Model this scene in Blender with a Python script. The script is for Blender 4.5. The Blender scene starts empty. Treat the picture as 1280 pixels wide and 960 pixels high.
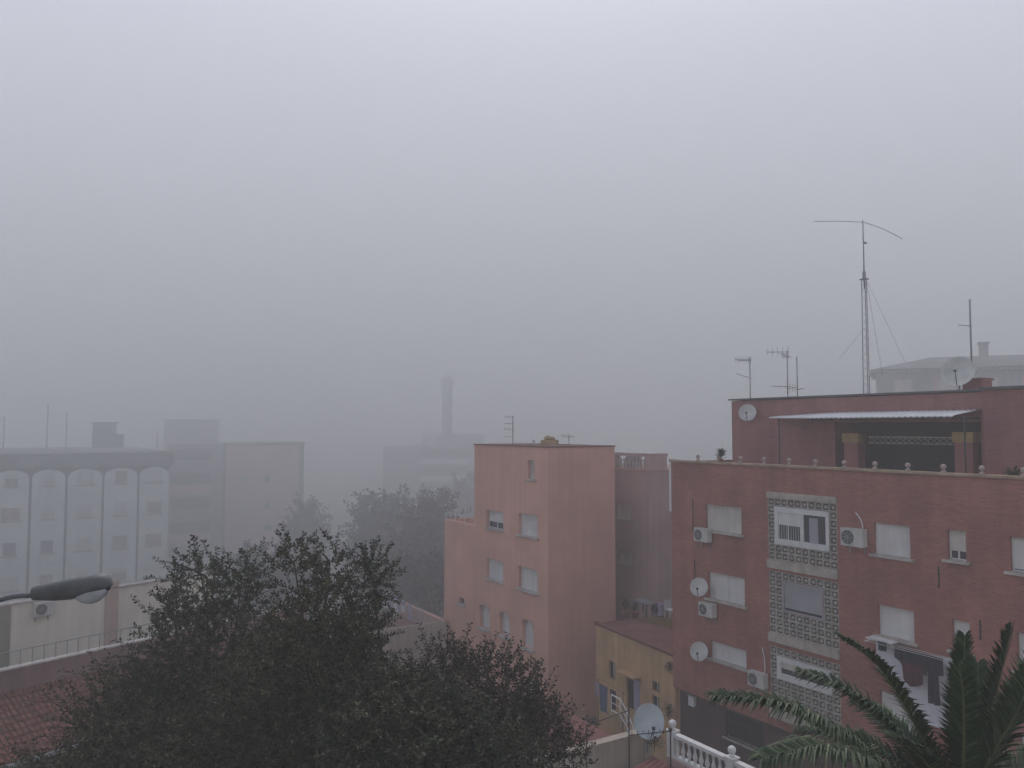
import bpy, math, random
from mathutils import Vector, Matrix

random.seed(11)
sc = bpy.context.scene
COL = sc.collection
R = math.radians
H = 17.0                       # eye height above the lowest ground
F = 1000.0                     # focal length in pixels of the 1280 wide photograph
P = R(3.148)
CP, SP = math.cos(P), math.sin(P)
CAM = Vector((0, 0, H))

# ------------------------------------------------------------------ survey helpers
def ray(px, py):
    x = (px - 640) / F; y = (480 - py) / F
    return Vector((x, CP - y * SP, SP + y * CP))

def at(px, py, Y):
    r = ray(px, py); return CAM + r * (Y / r.y)

def on_z(px, py, z):
    r = ray(px, py); return CAM + r * ((z - H) / r.z)

class Frame:
    """A facade: u runs along it to the right, v into the building, z up."""
    def __init__(s, o, d):
        s.o = Vector((o[0], o[1], 0)); l = math.hypot(d[0], d[1])
        s.u = Vector((d[0] / l, d[1] / l, 0)); s.v = Vector((-s.u.y, s.u.x, 0))
        s.a = math.atan2(s.u.y, s.u.x)
    def uz(s, px, py, v=0.0):
        r = ray(px, py); n = s.v
        t = ((s.o + n * v - CAM).dot(n)) / r.dot(n)
        p = CAM + r * t
        return (p - s.o).dot(s.u), p.z
    def w(s, u, v, z):
        p = s.o + s.u * u + s.v * v; return Vector((p.x, p.y, z))
    def loc(s, p):
        q = Vector(p) - s.o; return q.dot(s.u), q.dot(s.v), p[2]

# ------------------------------------------------------------------ materials
def _n(nt, t, **kw):
    n = nt.nodes.new(t)
    for k, v in kw.items(): setattr(n, k, v)
    return n

def surface(name, col, rough=.85, var=.12, scale=1.2, streak=.0, metallic=0, bump=0, bscale=40, dark=None, spec=.3):
    """Base colour broken up by soft noise blotches and, where asked, vertical rain streaks."""
    m = bpy.data.materials.new(name); m.use_nodes = True; nt = m.node_tree
    b = nt.nodes['Principled BSDF']; b.inputs['Roughness'].default_value = rough
    b.inputs['Metallic'].default_value = metallic; b.inputs['Specular IOR Level'].default_value = spec
    tc = _n(nt, 'ShaderNodeTexCoord')
    nz = _n(nt, 'ShaderNodeTexNoise'); nz.inputs['Scale'].default_value = scale; nz.inputs['Detail'].default_value = 6
    nt.links.new(tc.outputs['Object'], nz.inputs['Vector'])
    rp = _n(nt, 'ShaderNodeValToRGB'); rp.color_ramp.elements[0].position = .3; rp.color_ramp.elements[1].position = .72
    d = dark or [c * (1 - var * 2) for c in col]; l = [min(1, c * (1 + var)) for c in col]
    rp.color_ramp.elements[0].color = (*d, 1); rp.color_ramp.elements[1].color = (*l, 1)
    nt.links.new(nz.outputs['Fac'], rp.inputs['Fac']); out = rp.outputs['Color']
    if streak:
        mp = _n(nt, 'ShaderNodeMapping'); mp.inputs['Scale'].default_value = (2.2, 2.2, .12)
        nt.links.new(tc.outputs['Object'], mp.inputs['Vector'])
        n2 = _n(nt, 'ShaderNodeTexNoise'); n2.inputs['Scale'].default_value = 1.6; n2.inputs['Detail'].default_value = 5
        nt.links.new(mp.outputs[0], n2.inputs['Vector'])
        r2 = _n(nt, 'ShaderNodeValToRGB'); r2.color_ramp.elements[0].position = .38; r2.color_ramp.elements[1].position = .62
        r2.color_ramp.elements[0].color = (1 - streak, 1 - streak, 1 - streak, 1); r2.color_ramp.elements[1].color = (1, 1, 1, 1)
        nt.links.new(n2.outputs['Fac'], r2.inputs['Fac'])
        mx = _n(nt, 'ShaderNodeMix', data_type='RGBA', blend_type='MULTIPLY'); mx.inputs[0].default_value = 1
        nt.links.new(out, mx.inputs[6]); nt.links.new(r2.outputs['Color'], mx.inputs[7]); out = mx.outputs[2]
    nt.links.new(out, b.inputs['Base Color'])
    if bump:
        n3 = _n(nt, 'ShaderNodeTexNoise'); n3.inputs['Scale'].default_value = bscale; n3.inputs['Detail'].default_value = 4
        nt.links.new(tc.outputs['Object'], n3.inputs['Vector'])
        bp = _n(nt, 'ShaderNodeBump'); bp.inputs['Strength'].default_value = bump; bp.inputs['Distance'].default_value = .02
        nt.links.new(n3.outputs['Fac'], bp.inputs['Height']); nt.links.new(bp.outputs[0], b.inputs['Normal'])
    return m

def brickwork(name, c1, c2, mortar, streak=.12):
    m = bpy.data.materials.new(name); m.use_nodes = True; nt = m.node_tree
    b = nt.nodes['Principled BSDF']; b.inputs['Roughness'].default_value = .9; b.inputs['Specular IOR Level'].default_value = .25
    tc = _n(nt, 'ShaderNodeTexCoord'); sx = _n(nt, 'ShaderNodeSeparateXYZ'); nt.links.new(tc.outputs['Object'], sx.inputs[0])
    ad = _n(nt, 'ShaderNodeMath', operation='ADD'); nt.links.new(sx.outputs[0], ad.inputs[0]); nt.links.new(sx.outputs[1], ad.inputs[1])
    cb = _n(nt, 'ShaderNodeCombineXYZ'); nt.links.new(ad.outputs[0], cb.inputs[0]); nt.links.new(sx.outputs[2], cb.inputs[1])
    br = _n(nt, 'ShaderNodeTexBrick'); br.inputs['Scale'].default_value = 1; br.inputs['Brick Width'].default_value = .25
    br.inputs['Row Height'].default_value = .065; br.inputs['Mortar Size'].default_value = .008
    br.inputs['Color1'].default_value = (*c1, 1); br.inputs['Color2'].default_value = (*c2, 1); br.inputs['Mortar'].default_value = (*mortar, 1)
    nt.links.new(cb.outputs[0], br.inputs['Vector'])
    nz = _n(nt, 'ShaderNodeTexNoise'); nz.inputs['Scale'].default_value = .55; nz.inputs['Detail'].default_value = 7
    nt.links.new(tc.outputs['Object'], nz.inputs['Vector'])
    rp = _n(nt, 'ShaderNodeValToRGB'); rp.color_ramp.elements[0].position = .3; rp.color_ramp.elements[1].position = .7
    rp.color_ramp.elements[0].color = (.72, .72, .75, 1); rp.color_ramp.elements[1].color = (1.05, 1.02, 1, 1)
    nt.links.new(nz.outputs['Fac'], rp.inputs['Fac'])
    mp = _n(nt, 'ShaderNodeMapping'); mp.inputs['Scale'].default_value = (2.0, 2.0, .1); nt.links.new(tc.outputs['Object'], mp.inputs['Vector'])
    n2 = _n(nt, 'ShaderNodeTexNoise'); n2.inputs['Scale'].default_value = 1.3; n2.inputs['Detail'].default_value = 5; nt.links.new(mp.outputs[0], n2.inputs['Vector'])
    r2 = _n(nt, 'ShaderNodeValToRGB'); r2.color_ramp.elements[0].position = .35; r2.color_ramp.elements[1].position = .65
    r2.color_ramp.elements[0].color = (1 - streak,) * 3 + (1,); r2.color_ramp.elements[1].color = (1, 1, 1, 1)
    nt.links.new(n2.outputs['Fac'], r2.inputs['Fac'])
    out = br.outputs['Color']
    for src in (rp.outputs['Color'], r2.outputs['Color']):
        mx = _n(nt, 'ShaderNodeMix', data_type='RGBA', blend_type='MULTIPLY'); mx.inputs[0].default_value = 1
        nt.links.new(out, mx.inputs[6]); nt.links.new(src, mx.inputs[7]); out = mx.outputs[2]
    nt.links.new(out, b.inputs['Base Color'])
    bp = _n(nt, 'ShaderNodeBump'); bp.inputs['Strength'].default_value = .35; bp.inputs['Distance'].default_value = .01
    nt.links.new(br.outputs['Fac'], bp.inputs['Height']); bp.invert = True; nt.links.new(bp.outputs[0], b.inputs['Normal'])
    return m

def leafy(name, c1, c2, c3=None, scale=3.0):
    m = bpy.data.materials.new(name); m.use_nodes = True; nt = m.node_tree
    b = nt.nodes['Principled BSDF']; b.inputs['Roughness'].default_value = .6; b.inputs['Specular IOR Level'].default_value = .25
    g = _n(nt, 'ShaderNodeNewGeometry')
    rp = _n(nt, 'ShaderNodeValToRGB'); e = rp.color_ramp.elements
    e[0].color = (*c1, 1); e[1].color = (*c2, 1)
    if c3: k = e.new(.72); k.color = (*c2, 1); e[-1].color = (*c3, 1)
    nt.links.new(g.outputs['Random Per Island'], rp.inputs['Fac'])
    tc = _n(nt, 'ShaderNodeTexCoord'); nz = _n(nt, 'ShaderNodeTexNoise'); nz.inputs['Scale'].default_value = .8
    nt.links.new(tc.outputs['Object'], nz.inputs['Vector'])
    r2 = _n(nt, 'ShaderNodeValToRGB'); r2.color_ramp.elements[0].position = .35; r2.color_ramp.elements[1].position = .7
    r2.color_ramp.elements[0].color = (.6, .6, .62, 1); r2.color_ramp.elements[1].color = (1.15, 1.1, 1, 1)
    nt.links.new(nz.outputs['Fac'], r2.inputs['Fac'])
    mx = _n(nt, 'ShaderNodeMix', data_type='RGBA', blend_type='MULTIPLY'); mx.inputs[0].default_value = 1
    nt.links.new(rp.outputs['Color'], mx.inputs[6]); nt.links.new(r2.outputs['Color'], mx.inputs[7])
    nt.links.new(mx.outputs[2], b.inputs['Base Color'])
    return m

M = {
    'hazy_wall': surface('grey_beige_render', (.50, .49, .47), .9, .07, .4, .1),
    'parapet_red': surface('dull_red_parapet', (.27, .16, .15), .9, .14, .8, .15),
    'finial_stone': surface('rosy_cast_stone', (.46, .36, .34), .85, .14, 3),
    'pilaster': surface('salmon_pilaster', (.56, .42, .36), .9, .06),
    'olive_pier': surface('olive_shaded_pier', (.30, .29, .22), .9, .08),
    'brick': brickwork('red_brick', (.485, .178, .142), (.375, .133, .110), (.38, .25, .215)),
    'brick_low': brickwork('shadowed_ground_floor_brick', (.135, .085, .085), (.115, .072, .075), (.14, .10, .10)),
    'brick_pent': brickwork('penthouse_brick', (.43, .182, .165), (.36, .148, .145), (.36, .24, .23), .14),
    'pink': surface('salmon_render', (.78, .44, .345), .9, .07, .35, .05, bump=.2),
    'pink_dim': surface('salmon_render_greyer', (.55, .39, .36), .9, .08, .45, .07, bump=.2),  # darker, greyer version of the salmon render
    'trim_pink': surface('pale_pink_trim', (.62, .38, .33), .85, .06),
    'cope': surface('brown_coping', (.22, .10, .085), .8, .12, 3),
    'yellow': surface('ochre_render', (.64, .415, .23), .9, .12, .7, .12, bump=.3),
    'cream': surface('cream_render', (.86, .82, .69), .9, .07, .45, .07),
    'trim_far': surface('grey_trim_far', (.32, .32, .33), .8, .1),
    'white_wall': surface('white_render_dirty', (.86, .87, .88), .85, .07, .3, .08),
    'grey_wall': surface('grey_concrete', (.30, .30, .31), .9, .1, .3, .12),
    'rose_wall': surface('faded_rose_render', (.74, .45, .45), .9, .06, .3, .1),
    'dark_trim': surface('dark_grey_trim', (.115, .115, .12), .8, .1),
    'white_paint': surface('white_paint', (.74, .74, .73), .6, .05, 3, .08),
    'shutter': surface('white_roller_shutter', (.76, .75, .73), .55, .05, 1.2, .1),
    'shutter_cream': surface('cream_roller_shutter', (.68, .64, .58), .6, .06, 1.2, .12),
    'shutter_grey': surface('grey_blind', (.36, .36, .40), .6, .06, 1.5),
    'sill': surface('stone_sill', (.55, .51, .47), .8, .12, 4, .15),
    'stone': surface('cast_stone', (.54, .48, .42), .85, .14, 3, .2),
    'lattice': surface('breeze_block', (.50, .46, .41), .85, .14, 2.5, .22),
    'cope_stone': surface('ochre_coping_stone', (.42, .31, .22), .8, .14, 3),
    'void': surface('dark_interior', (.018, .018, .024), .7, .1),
    'glass': surface('window_glass', (.035, .04, .055), .12, .1, spec=.6),
    'steel': surface('galvanised_steel', (.34, .34, .36), .5, .1, 3, metallic=.5),
    'dark_metal': surface('dark_metal', (.05, .05, .055), .5, .1, 5, metallic=.3),
    'mast': surface('weathered_aerial_metal', (.26, .26, .28), .5, .1, 5, metallic=.3),
    'lamp': surface('grey_lamp_housing', (.115, .12, .13), .5, .16, 5, .12),
    'lens': surface('milky_lamp_bowl', (.42, .45, .50), .2, .08, 6, spec=.6),
    'ac': surface('air_conditioner_enamel', (.62, .61, .58), .5, .07, 3, .15),
    'ac_fan': surface('fan_grille', (.06, .07, .08), .6, .1, 8),
    'dish': surface('dish_enamel', (.60, .60, .57), .5, .07, 3, .1),
    'dish_blue': surface('large_dish_enamel', (.55, .62, .66), .45, .06, 3, .1),
    'corrugated': surface('corrugated_plastic', (.58, .60, .62), .5, .08, 1.5),
    'pot': surface('terracotta_pot', (.35, .14, .08), .85, .12, 6),
    'tile': surface('clay_roof_tile', (.21, .070, .053), .8, .28, 4, .15),
    'roof_red': surface('red_terrace_paint', (.22, .095, .085), .85, .14, 1.0, .0),
    'hip_roof': surface('pale_roof_tile', (.34, .33, .32), .85, .1, .8),
    'ground': surface('ground_soil', (.16, .15, .135), .95, .25, .15, dark=(.08, .08, .07)),
    'beige': surface('beige_render', (.50, .43, .36), .9, .08, .8, .16, bump=.2),
    'rust': surface('rusty_iron', (.06, .045, .04), .7, .2, 8),
    'bark': surface('tree_bark', (.06, .048, .038), .95, .25, 6, bump=.6),
    'palm_bark': surface('palm_trunk_bark', (.10, .075, .055), .95, .3, 9, bump=.8),
    'leaf': leafy('dark_green_leaf', (.010, .016, .007), (.038, .050, .022), (.13, .145, .085)),
    'leaf_b': leafy('olive_leaf', (.012, .016, .006), (.044, .050, .018), (.135, .14, .07)),
    'leaf_red': leafy('bronze_leaf', (.024, .019, .012), (.050, .036, .024), (.11, .085, .06)),
    'leaf_far': leafy('distant_leaf', (.022, .028, .022), (.04, .048, .036)),
    'frond': leafy('palm_leaflet', (.018, .040, .018), (.044, .080, .038), (.11, .14, .075)),
    'rachis': surface('palm_rachis', (.13, .14, .07), .6, .12, 4),
    'sheet': surface('white_cotton_sheet', (.66, .66, .72), .9, .04, 2),
    'cloth_dark': surface('dark_navy_cloth', (.022, .022, .035), .95, .15, 4),
    'cloth_red': surface('maroon_cloth', (.085, .018, .030), .95, .15, 4),
    'cloth_blue': surface('blue_cloth', (.12, .145, .23), .95, .1, 3),
    'cloth_sky': surface('pale_blue_cloth', (.30, .42, .58), .95, .08, 3),
    'lilac': surface('lilac_cloth', (.42, .36, .50), .95, .08, 3),
    'ochre_pot': surface('ochre_chimney_render', (.46, .33, .16), .85, .12, 4, .1),
}

# ------------------------------------------------------------------ mesh builder
class MB:
    def __init__(s): s.v = []; s.f = []; s.smooth = set()
    def add(s, vs, fs, smooth=False):
        o = len(s.v); s.v += [tuple(p) for p in vs]
        for f in fs:
            if smooth: s.smooth.add(len(s.f))
            s.f.append(tuple(i + o for i in f))
        return s
    def quad(s, a, b, c, d): return s.add([a, b, c, d], [(0, 1, 2, 3)])
    def box(s, x0, x1, y0, y1, z0, z1):
        return s.add([(x0, y0, z0), (x1, y0, z0), (x1, y1, z0), (x0, y1, z0), (x0, y0, z1), (x1, y0, z1), (x1, y1, z1), (x0, y1, z1)],
                     [(0, 3, 2, 1), (4, 5, 6, 7), (0, 1, 5, 4), (1, 2, 6, 5), (2, 3, 7, 6), (3, 0, 4, 7)])
    def prism(s, pts, z0, z1):
        n = len(pts)
        return s.add([(p[0], p[1], z0) for p in pts] + [(p[0], p[1], z1) for p in pts],
                     [tuple(range(n - 1, -1, -1)), tuple(range(n, 2 * n))] + [(i, (i + 1) % n, n + (i + 1) % n, n + i) for i in range(n)])
    def tube(s, path, r, n=6, r1=None):
        path = [Vector(p) for p in path]; m = len(path); vs = []; fs = []
        for i, p in enumerate(path):
            t = (path[min(i + 1, m - 1)] - path[max(i - 1, 0)]).normalized()
            a = Vector((0, 0, 1)) if abs(t.z) < .9 else Vector((1, 0, 0))
            e = t.cross(a).normalized(); g = e.cross(t)
            rr = r if r1 is None else r + (r1 - r) * i / max(1, m - 1)
            for k in range(n):
                q = 2 * math.pi * k / n; vs.append(p + (e * math.cos(q) + g * math.sin(q)) * rr)
        for i in range(m - 1):
            for k in range(n):
                a = i * n + k; b = i * n + (k + 1) % n; fs.append((a, b, b + n, a + n))
        fs += [tuple(range(n - 1, -1, -1)), tuple(range((m - 1) * n, m * n))]
        return s.add(vs, fs, n > 5)
    def lathe(s, prof, c=(0, 0, 0), n=12):
        vs = []; fs = []
        for r, z in prof:
            for k in range(n):
                q = 2 * math.pi * k / n; vs.append((c[0] + r * math.cos(q), c[1] + r * math.sin(q), c[2] + z))
        for i in range(len(prof) - 1):
            for k in range(n):
                a = i * n + k; b = i * n + (k + 1) % n; fs.append((a, b, b + n, a + n))
        fs += [tuple(range(n - 1, -1, -1)), tuple(range((len(prof) - 1) * n, len(prof) * n))]
        return s.add(vs, fs, True)
    def ball(s, c, r, n=12):
        return s.lathe([(max(.001, r * math.sin(math.pi * i / 8)), -r * math.cos(math.pi * i / 8)) for i in range(9)], c, n)
    def wall(s, u0, u1, z0, z1, holes=(), v=0.0, deep=.16):
        """A wall at depth v facing the street with rectangular openings and their reveals."""
        us = sorted({u0, u1} | {h[0] for h in holes} | {h[1] for h in holes}); zs = sorted({z0, z1} | {h[2] for h in holes} | {h[3] for h in holes})
        us = [u for u in us if u0 <= u <= u1]; zs = [z for z in zs if z0 <= z <= z1]
        for i in range(len(us) - 1):
            for j in range(len(zs) - 1):
                cu = (us[i] + us[i + 1]) / 2; cz = (zs[j] + zs[j + 1]) / 2
                if any(h[0] < cu < h[1] and h[2] < cz < h[3] for h in holes): continue
                s.quad((us[i], v, zs[j]), (us[i + 1], v, zs[j]), (us[i + 1], v, zs[j + 1]), (us[i], v, zs[j + 1]))
        for a, b, c, d in holes:
            w = v + deep
            s.quad((a, v, c), (a, w, c), (a, w, d), (a, v, d)); s.quad((b, w, c), (b, v, c), (b, v, d), (b, w, d))
            s.quad((a, v, d), (a, w, d), (b, w, d), (b, v, d)); s.quad((a, w, c), (a, v, c), (b, v, c), (b, w, c))
            s.quad((a, w, c), (b, w, c), (b, w, d), (a, w, d))
        return s
    def shell(s, u0, u1, v0, v1, z0, z1, holes=(), deep=.16):
        s.wall(u0, u1, z0, z1, holes, v0, deep)
        s.quad((u1, v0, z0), (u1, v1, z0), (u1, v1, z1), (u1, v0, z1)); s.quad((u1, v1, z0), (u0, v1, z0), (u0, v1, z1), (u1, v1, z1))
        s.quad((u0, v1, z0), (u0, v0, z0), (u0, v0, z1), (u0, v1, z1)); s.quad((u0, v0, z1), (u1, v0, z1), (u1, v1, z1), (u0, v1, z1))
        return s
    def build(s, name, mat, parent=None, loc=None, rz=0, **tags):
        me = bpy.data.meshes.new(name); me.from_pydata(s.v, [], s.f)
        if s.smooth: me.polygons.foreach_set('use_smooth', [i in s.smooth for i in range(len(s.f))])
        me.materials.append(M[mat] if isinstance(mat, str) else mat)
        o = bpy.data.objects.new(name, me); COL.objects.link(o)
        if parent is not None: o.parent = parent
        if loc is not None: o.location = loc
        o.rotation_euler.z = rz
        tag(o, **tags); return o

def tag(o, label=None, cat=None, group=None, kind=None):
    if label: o['label'] = label
    if cat: o['category'] = cat
    if group: o['group'] = group
    if kind: o['kind'] = kind
    return o

def root(name, loc, rz=0, label=None, cat=None, group=None, kind=None):
    o = bpy.data.objects.new(name, None); COL.objects.link(o); o.empty_display_size = .3
    o.location = loc; o.rotation_euler.z = rz
    return tag(o, label, cat, group, kind)

def copy_thing(o, loc=None, rz=None, label=None, parent=None):
    c = o.copy(); COL.objects.link(c)
    if parent is not None: c.parent = parent
    if loc is not None: c.location = loc
    if rz is not None: c.rotation_euler.z = rz
    if label: c['label'] = label
    for ch in [x for x in COL.objects if x.parent == o]: copy_thing(ch, parent=c)
    return c

def bez(a, b, c, n=8):
    a, b, c = Vector(a), Vector(b), Vector(c)
    return [a * (1 - t) ** 2 + b * 2 * t * (1 - t) + c * t * t for t in (i / n for i in range(n + 1))]

# ------------------------------------------------------------------ windows
def window(par, u0, u1, z0, z1, v=0.0, drop=1.0, sh='shutter', sill=True, split=False, frame='white_paint', label=None, detail=True, sill_out=.12, rec=.11):
    """An opening's frame as a part, with shutter, pane and sill as its sub-parts."""
    a, b = v + rec, v + rec + .06; t = .05
    fr = MB().box(u0 + .003, u0 + t, a, b, z0 + .003, z1 - .003).box(u1 - t, u1 - .003, a, b, z0 + .003, z1 - .003).box(u0 + t, u1 - t, a, b, z1 - t, z1 - .003).box(u0 + t, u1 - t, a, b, z0 + .003, z0 + t)
    if split: c = (u0 + u1) / 2; fr.box(c - .035, c + .035, a - .01, b, z0 + t, z1 - t)
    w = fr.build('window', frame, par)
    if label: w['label'] = label
    zc = z1 - t - (z1 - z0 - 2 * t) * drop
    if drop < .97:
        MB().box(u0 + t, u1 - t, b - .025, b - .01, z0 + t, z1 - t).build('pane', 'glass', w)
        if detail:
            c = (u0 + u1) / 2; MB().box(c - .025, c + .025, a, b - .026, z0 + t, max(z0 + t + .02, zc)).build('mullion', 'white_paint', w)
    if drop > .03:
        s_ = MB(); n = max(2, int((z1 - t - zc) / .055)); dz = (z1 - t - zc) / n
        for i in range(n):
            q = zc + i * dz
            s_.quad((u0 + t, a + .022, q), (u1 - t, a + .022, q), (u1 - t, a + .012, q + dz * .8), (u0 + t, a + .012, q + dz * .8))
            s_.quad((u0 + t, a + .012, q + dz * .8), (u1 - t, a + .012, q + dz * .8), (u1 - t, a + .022, q + dz), (u0 + t, a + .022, q + dz))
        s_.box(u0 + t, u1 - t, a - .004, a + .02, zc - .03, zc + .02)
        s_.build('shutter', sh, w)
    if sill:
        MB().box(u0 - .14, u1 + .14, v - sill_out, v - .003, z0 - .085, z0 - .005).box(u0 + .003, u1 - .003, v - .003, v + rec, z0 + .002, z0 + .02).build('sill', 'sill', w)
    return w

# ================================================================== CAMERA, SKY, SUN, FOG, GROUND
cam = bpy.data.cameras.new('camera'); cam.sensor_width = 36; cam.lens = 36 * F / 1280; cam.clip_end = 6000; cam.clip_start = .05
co = bpy.data.objects.new('camera', cam); COL.objects.link(co); co.location = CAM; co.rotation_euler = (R(90) + P, 0, 0); sc.camera = co

SUN_EL, SUN_AZ = 57, 3
world = bpy.data.worlds.new("World"); sc.world = world; world.use_nodes = True
sky = world.node_tree.nodes.new('ShaderNodeTexSky'); sky.sky_type = 'NISHITA'; sky.sun_disc = False
sky.sun_elevation = R(SUN_EL); sky.sun_rotation = R(SUN_AZ); sky.dust_density = 3; sky.air_density = 1
bg = world.node_tree.nodes['Background']; bg.inputs[1].default_value = .127
world.node_tree.links.new(sky.outputs[0], bg.inputs[0])
sun = bpy.data.lights.new('sun', 'SUN'); sun.energy = 1.75; sun.angle = R(28); sun.color = (1, .99, .97)
so = bpy.data.objects.new('sun', sun); COL.objects.link(so)
d = Vector((math.sin(R(SUN_AZ)) * math.cos(R(SUN_EL)), math.cos(R(SUN_AZ)) * math.cos(R(SUN_EL)), math.sin(R(SUN_EL))))
so.rotation_euler = d.to_track_quat('Z', 'Y').to_euler()

def droplets(name, density):
    m = bpy.data.materials.new(name); m.use_nodes = True; nt = m.node_tree
    nt.nodes.remove(nt.nodes['Principled BSDF']); v = nt.nodes.new('ShaderNodeVolumeScatter')
    v.inputs['Density'].default_value = density; v.inputs['Anisotropy'].default_value = .2; v.inputs['Color'].default_value = FOG_COL
    ab = nt.nodes.new('ShaderNodeVolumeAbsorption'); ab.inputs['Density'].default_value = density * RED_ABSORB; ab.inputs['Color'].default_value = (.0, .62, 1, 1)
    ad = nt.nodes.new('ShaderNodeAddShader'); nt.links.new(v.outputs[0], ad.inputs[0]); nt.links.new(ab.outputs[0], ad.inputs[1])
    nt.links.new(ad.outputs[0], nt.nodes['Material Output'].inputs['Volume']); return m
HAZE, BANK1, BANK2, BANK3, FTOP, BACK = .0040, .027, .0003, .0003, 68.5, -12
FOG_COL = (1, 1, 1, 1); RED_ABSORB = .0045  # small share of mostly red absorption that tints the fog blue
# thin haze everywhere and a fog bank that thickens away from the camera
MB().box(-1100, 1100, -1100, 1100, -20, 82).build('fog', droplets('thin_haze', HAZE), label='thin pale grey haze between the nearer houses', kind='stuff')
def ring(x0, x1, y0, y1, out, z0, z1):  # the unseen part behind the camera is added to brighten walls facing it
    """Fog all round a clearer hollow."""
    m = MB(); o = [(-out, -out), (out, -out), (out, out), (-out, out)]; i = [(x0, y0), (x1, y0), (x1, y1), (x0, y1)]
    m.add([(p[0], p[1], z) for z in (z0, z1) for p in o + i], [])
    f = []
    for k in range(4):
        n = (k + 1) % 4
        f += [(k, k + 4, n + 4, n), (8 + k, 8 + n, 12 + n, 12 + k), (k, n, 8 + n, 8 + k), (4 + n, 4 + k, 12 + k, 12 + n)]
    m.f += f; return m
ring(-78, 78, BACK, 51, 1098, -19, FTOP).build('fog_bank', droplets('bank_edge', BANK1), label='edge of the fog bank behind the pink block', kind='stuff')
ring(-84, 84, BACK - 8, 64, 1096, -18, FTOP - .5).build('fog_bank', droplets('bank', BANK2), label='dense blue grey fog bank swallowing the far blocks', kind='stuff')

ring(-110, 110, BACK - 30, 88, 1094, -17, FTOP - 1).build('fog_bank', droplets('deep_bank', BANK3), label='deepest part of the fog bank around the faint tower', kind='stuff')

def ground_z(y):
    k = [(-3000, 7), (14, 6.5), (30, 2.4), (40, 1.6), (52, .3), (70, 0), (3000, 0)]
    for (a, za), (b, zb) in zip(k, k[1:]):
        if a <= y <= b: return za + (zb - za) * (y - a) / (b - a)
    return 0
g = MB(); ys = [-3000, -200, 0, 8, 14, 18, 22, 26, 30, 35, 40, 46, 52, 60, 70, 150, 3000]; xs = [-3000, -150, -60, -30, -10, 0, 10, 30, 60, 150, 3000]
g.add([(x, y, ground_z(y)) for y in ys for x in xs], [(j * len(xs) + i, j * len(xs) + i + 1, (j + 1) * len(xs) + i + 1, (j + 1) * len(xs) + i) for j in range(len(ys) - 1) for i in range(len(xs) - 1)])
g.build('ground', 'ground', kind='structure')

# ================================================================== BRICK APARTMENT BUILDING (right)
DB = (.533, -.846); DR = (.846, .533)
FB = Frame((8.93, 33.7), DB)
def fb(px, py, v=0): return FB.uz(px, py, v)
uL = fb(840, 700)[0]; uR = 21.0
top = fb(860, 578)[1]
over = 5.45                                     # underside of the storeys that jut out over the ground floor
BB = root('apartment_building', (FB.o.x, FB.o.y, 0), FB.a, 'red brick apartment block with breeze block screens and ball finials along its parapet', 'building')
def rect(x0, y0, x1, y1, yb=None):
    """left-top and right-bottom pixels of an opening, rows taken at its left edge."""
    u0, z1 = fb(x0, y0); u1, _ = fb(x1, y1); _, z0 = fb(x0, y1 if yb is None else yb); return [u0, u1, z0, z1]
SP3 = 2.9
A1 = rect(882, 630, 927, 662); B1 = rect(1092, 653, 1138, 692)
C1 = rect(1184, 662, 1208, 699); D1 = rect(1262, 671, 1300, 714)
rows = []
def down(r, k): return [r[0], r[1], r[2] - SP3 * k, r[3] - SP3 * k]
A2 = rect(885, 714, 931, 747); A3 = rect(888, 800, 933, 822)
B2 = rect(1097, 755, 1143, 793); C2 = rect(1190, 774, 1213, 812); D2 = rect(1271, 790, 1312, 838); B3 = down(B2, 1); C3 = down(C2, 1); D3 = down(D2, 1)
pu0 = fb(960, 650)[0]; pu1 = fb(1046, 650)[0]; bw = (pu1 - pu0) / 10
pz = [fb(961, 622)[1], fb(961, 712.5)[1]]; pz.append(pz[1] - 2.9); rh = .298
holes = [A1, A2, A3, B1, B2, B3, C1, C2, C3, D1, D2, D3]
# further openings beyond the frame edge, same rhythm
for base in (D1, D2, D3): holes.append([base[0] + 3.3, base[1] + 3.3, base[2], base[3]])
panels = [[pu0, pu1, z - 8 * rh, z] for z in pz]
wl = MB().wall(uL, uR, over, top, [tuple(h) for h in holes] + [tuple(p) for p in panels], 0, .20)
wl.quad((uR, 0, over), (uR, 12, over), (uR, 12, top), (uR, 0, top)); wl.quad((uR, 12, over), (uL, 12, over), (uL, 12, top), (uR, 12, top))
wl.quad((uL, 12, over), (uL, 0, over), (uL, 0, top), (uL, 12, top)); wl.quad((uL, 0, over), (uL, 12, over), (uR, 12, over), (uR, 0, over))
wl.quad((uL, .24, top), (uL, .24, top - .95), (uR, .24, top - .95), (uR, .24, top))       # inner face of the parapet
wl.quad((uL, .24, top - .95), (uR, .24, top - .95), (uR, 12, top - .95), (uL, 12, top - .95))
wl.build('wall', 'brick', BB)
gw = rect(900, 884, 946, 922)
gw = [gw[0], gw[1], gw[2] + .0, min(gw[3], over - .25)]
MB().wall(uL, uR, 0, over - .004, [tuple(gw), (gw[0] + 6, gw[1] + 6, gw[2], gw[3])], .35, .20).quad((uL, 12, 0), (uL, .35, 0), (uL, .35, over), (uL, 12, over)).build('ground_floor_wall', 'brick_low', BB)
MB().box(uL - .06, uR, -.09, .28, top + .002, top + .085).build('coping', 'cope_stone', BB)
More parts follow.
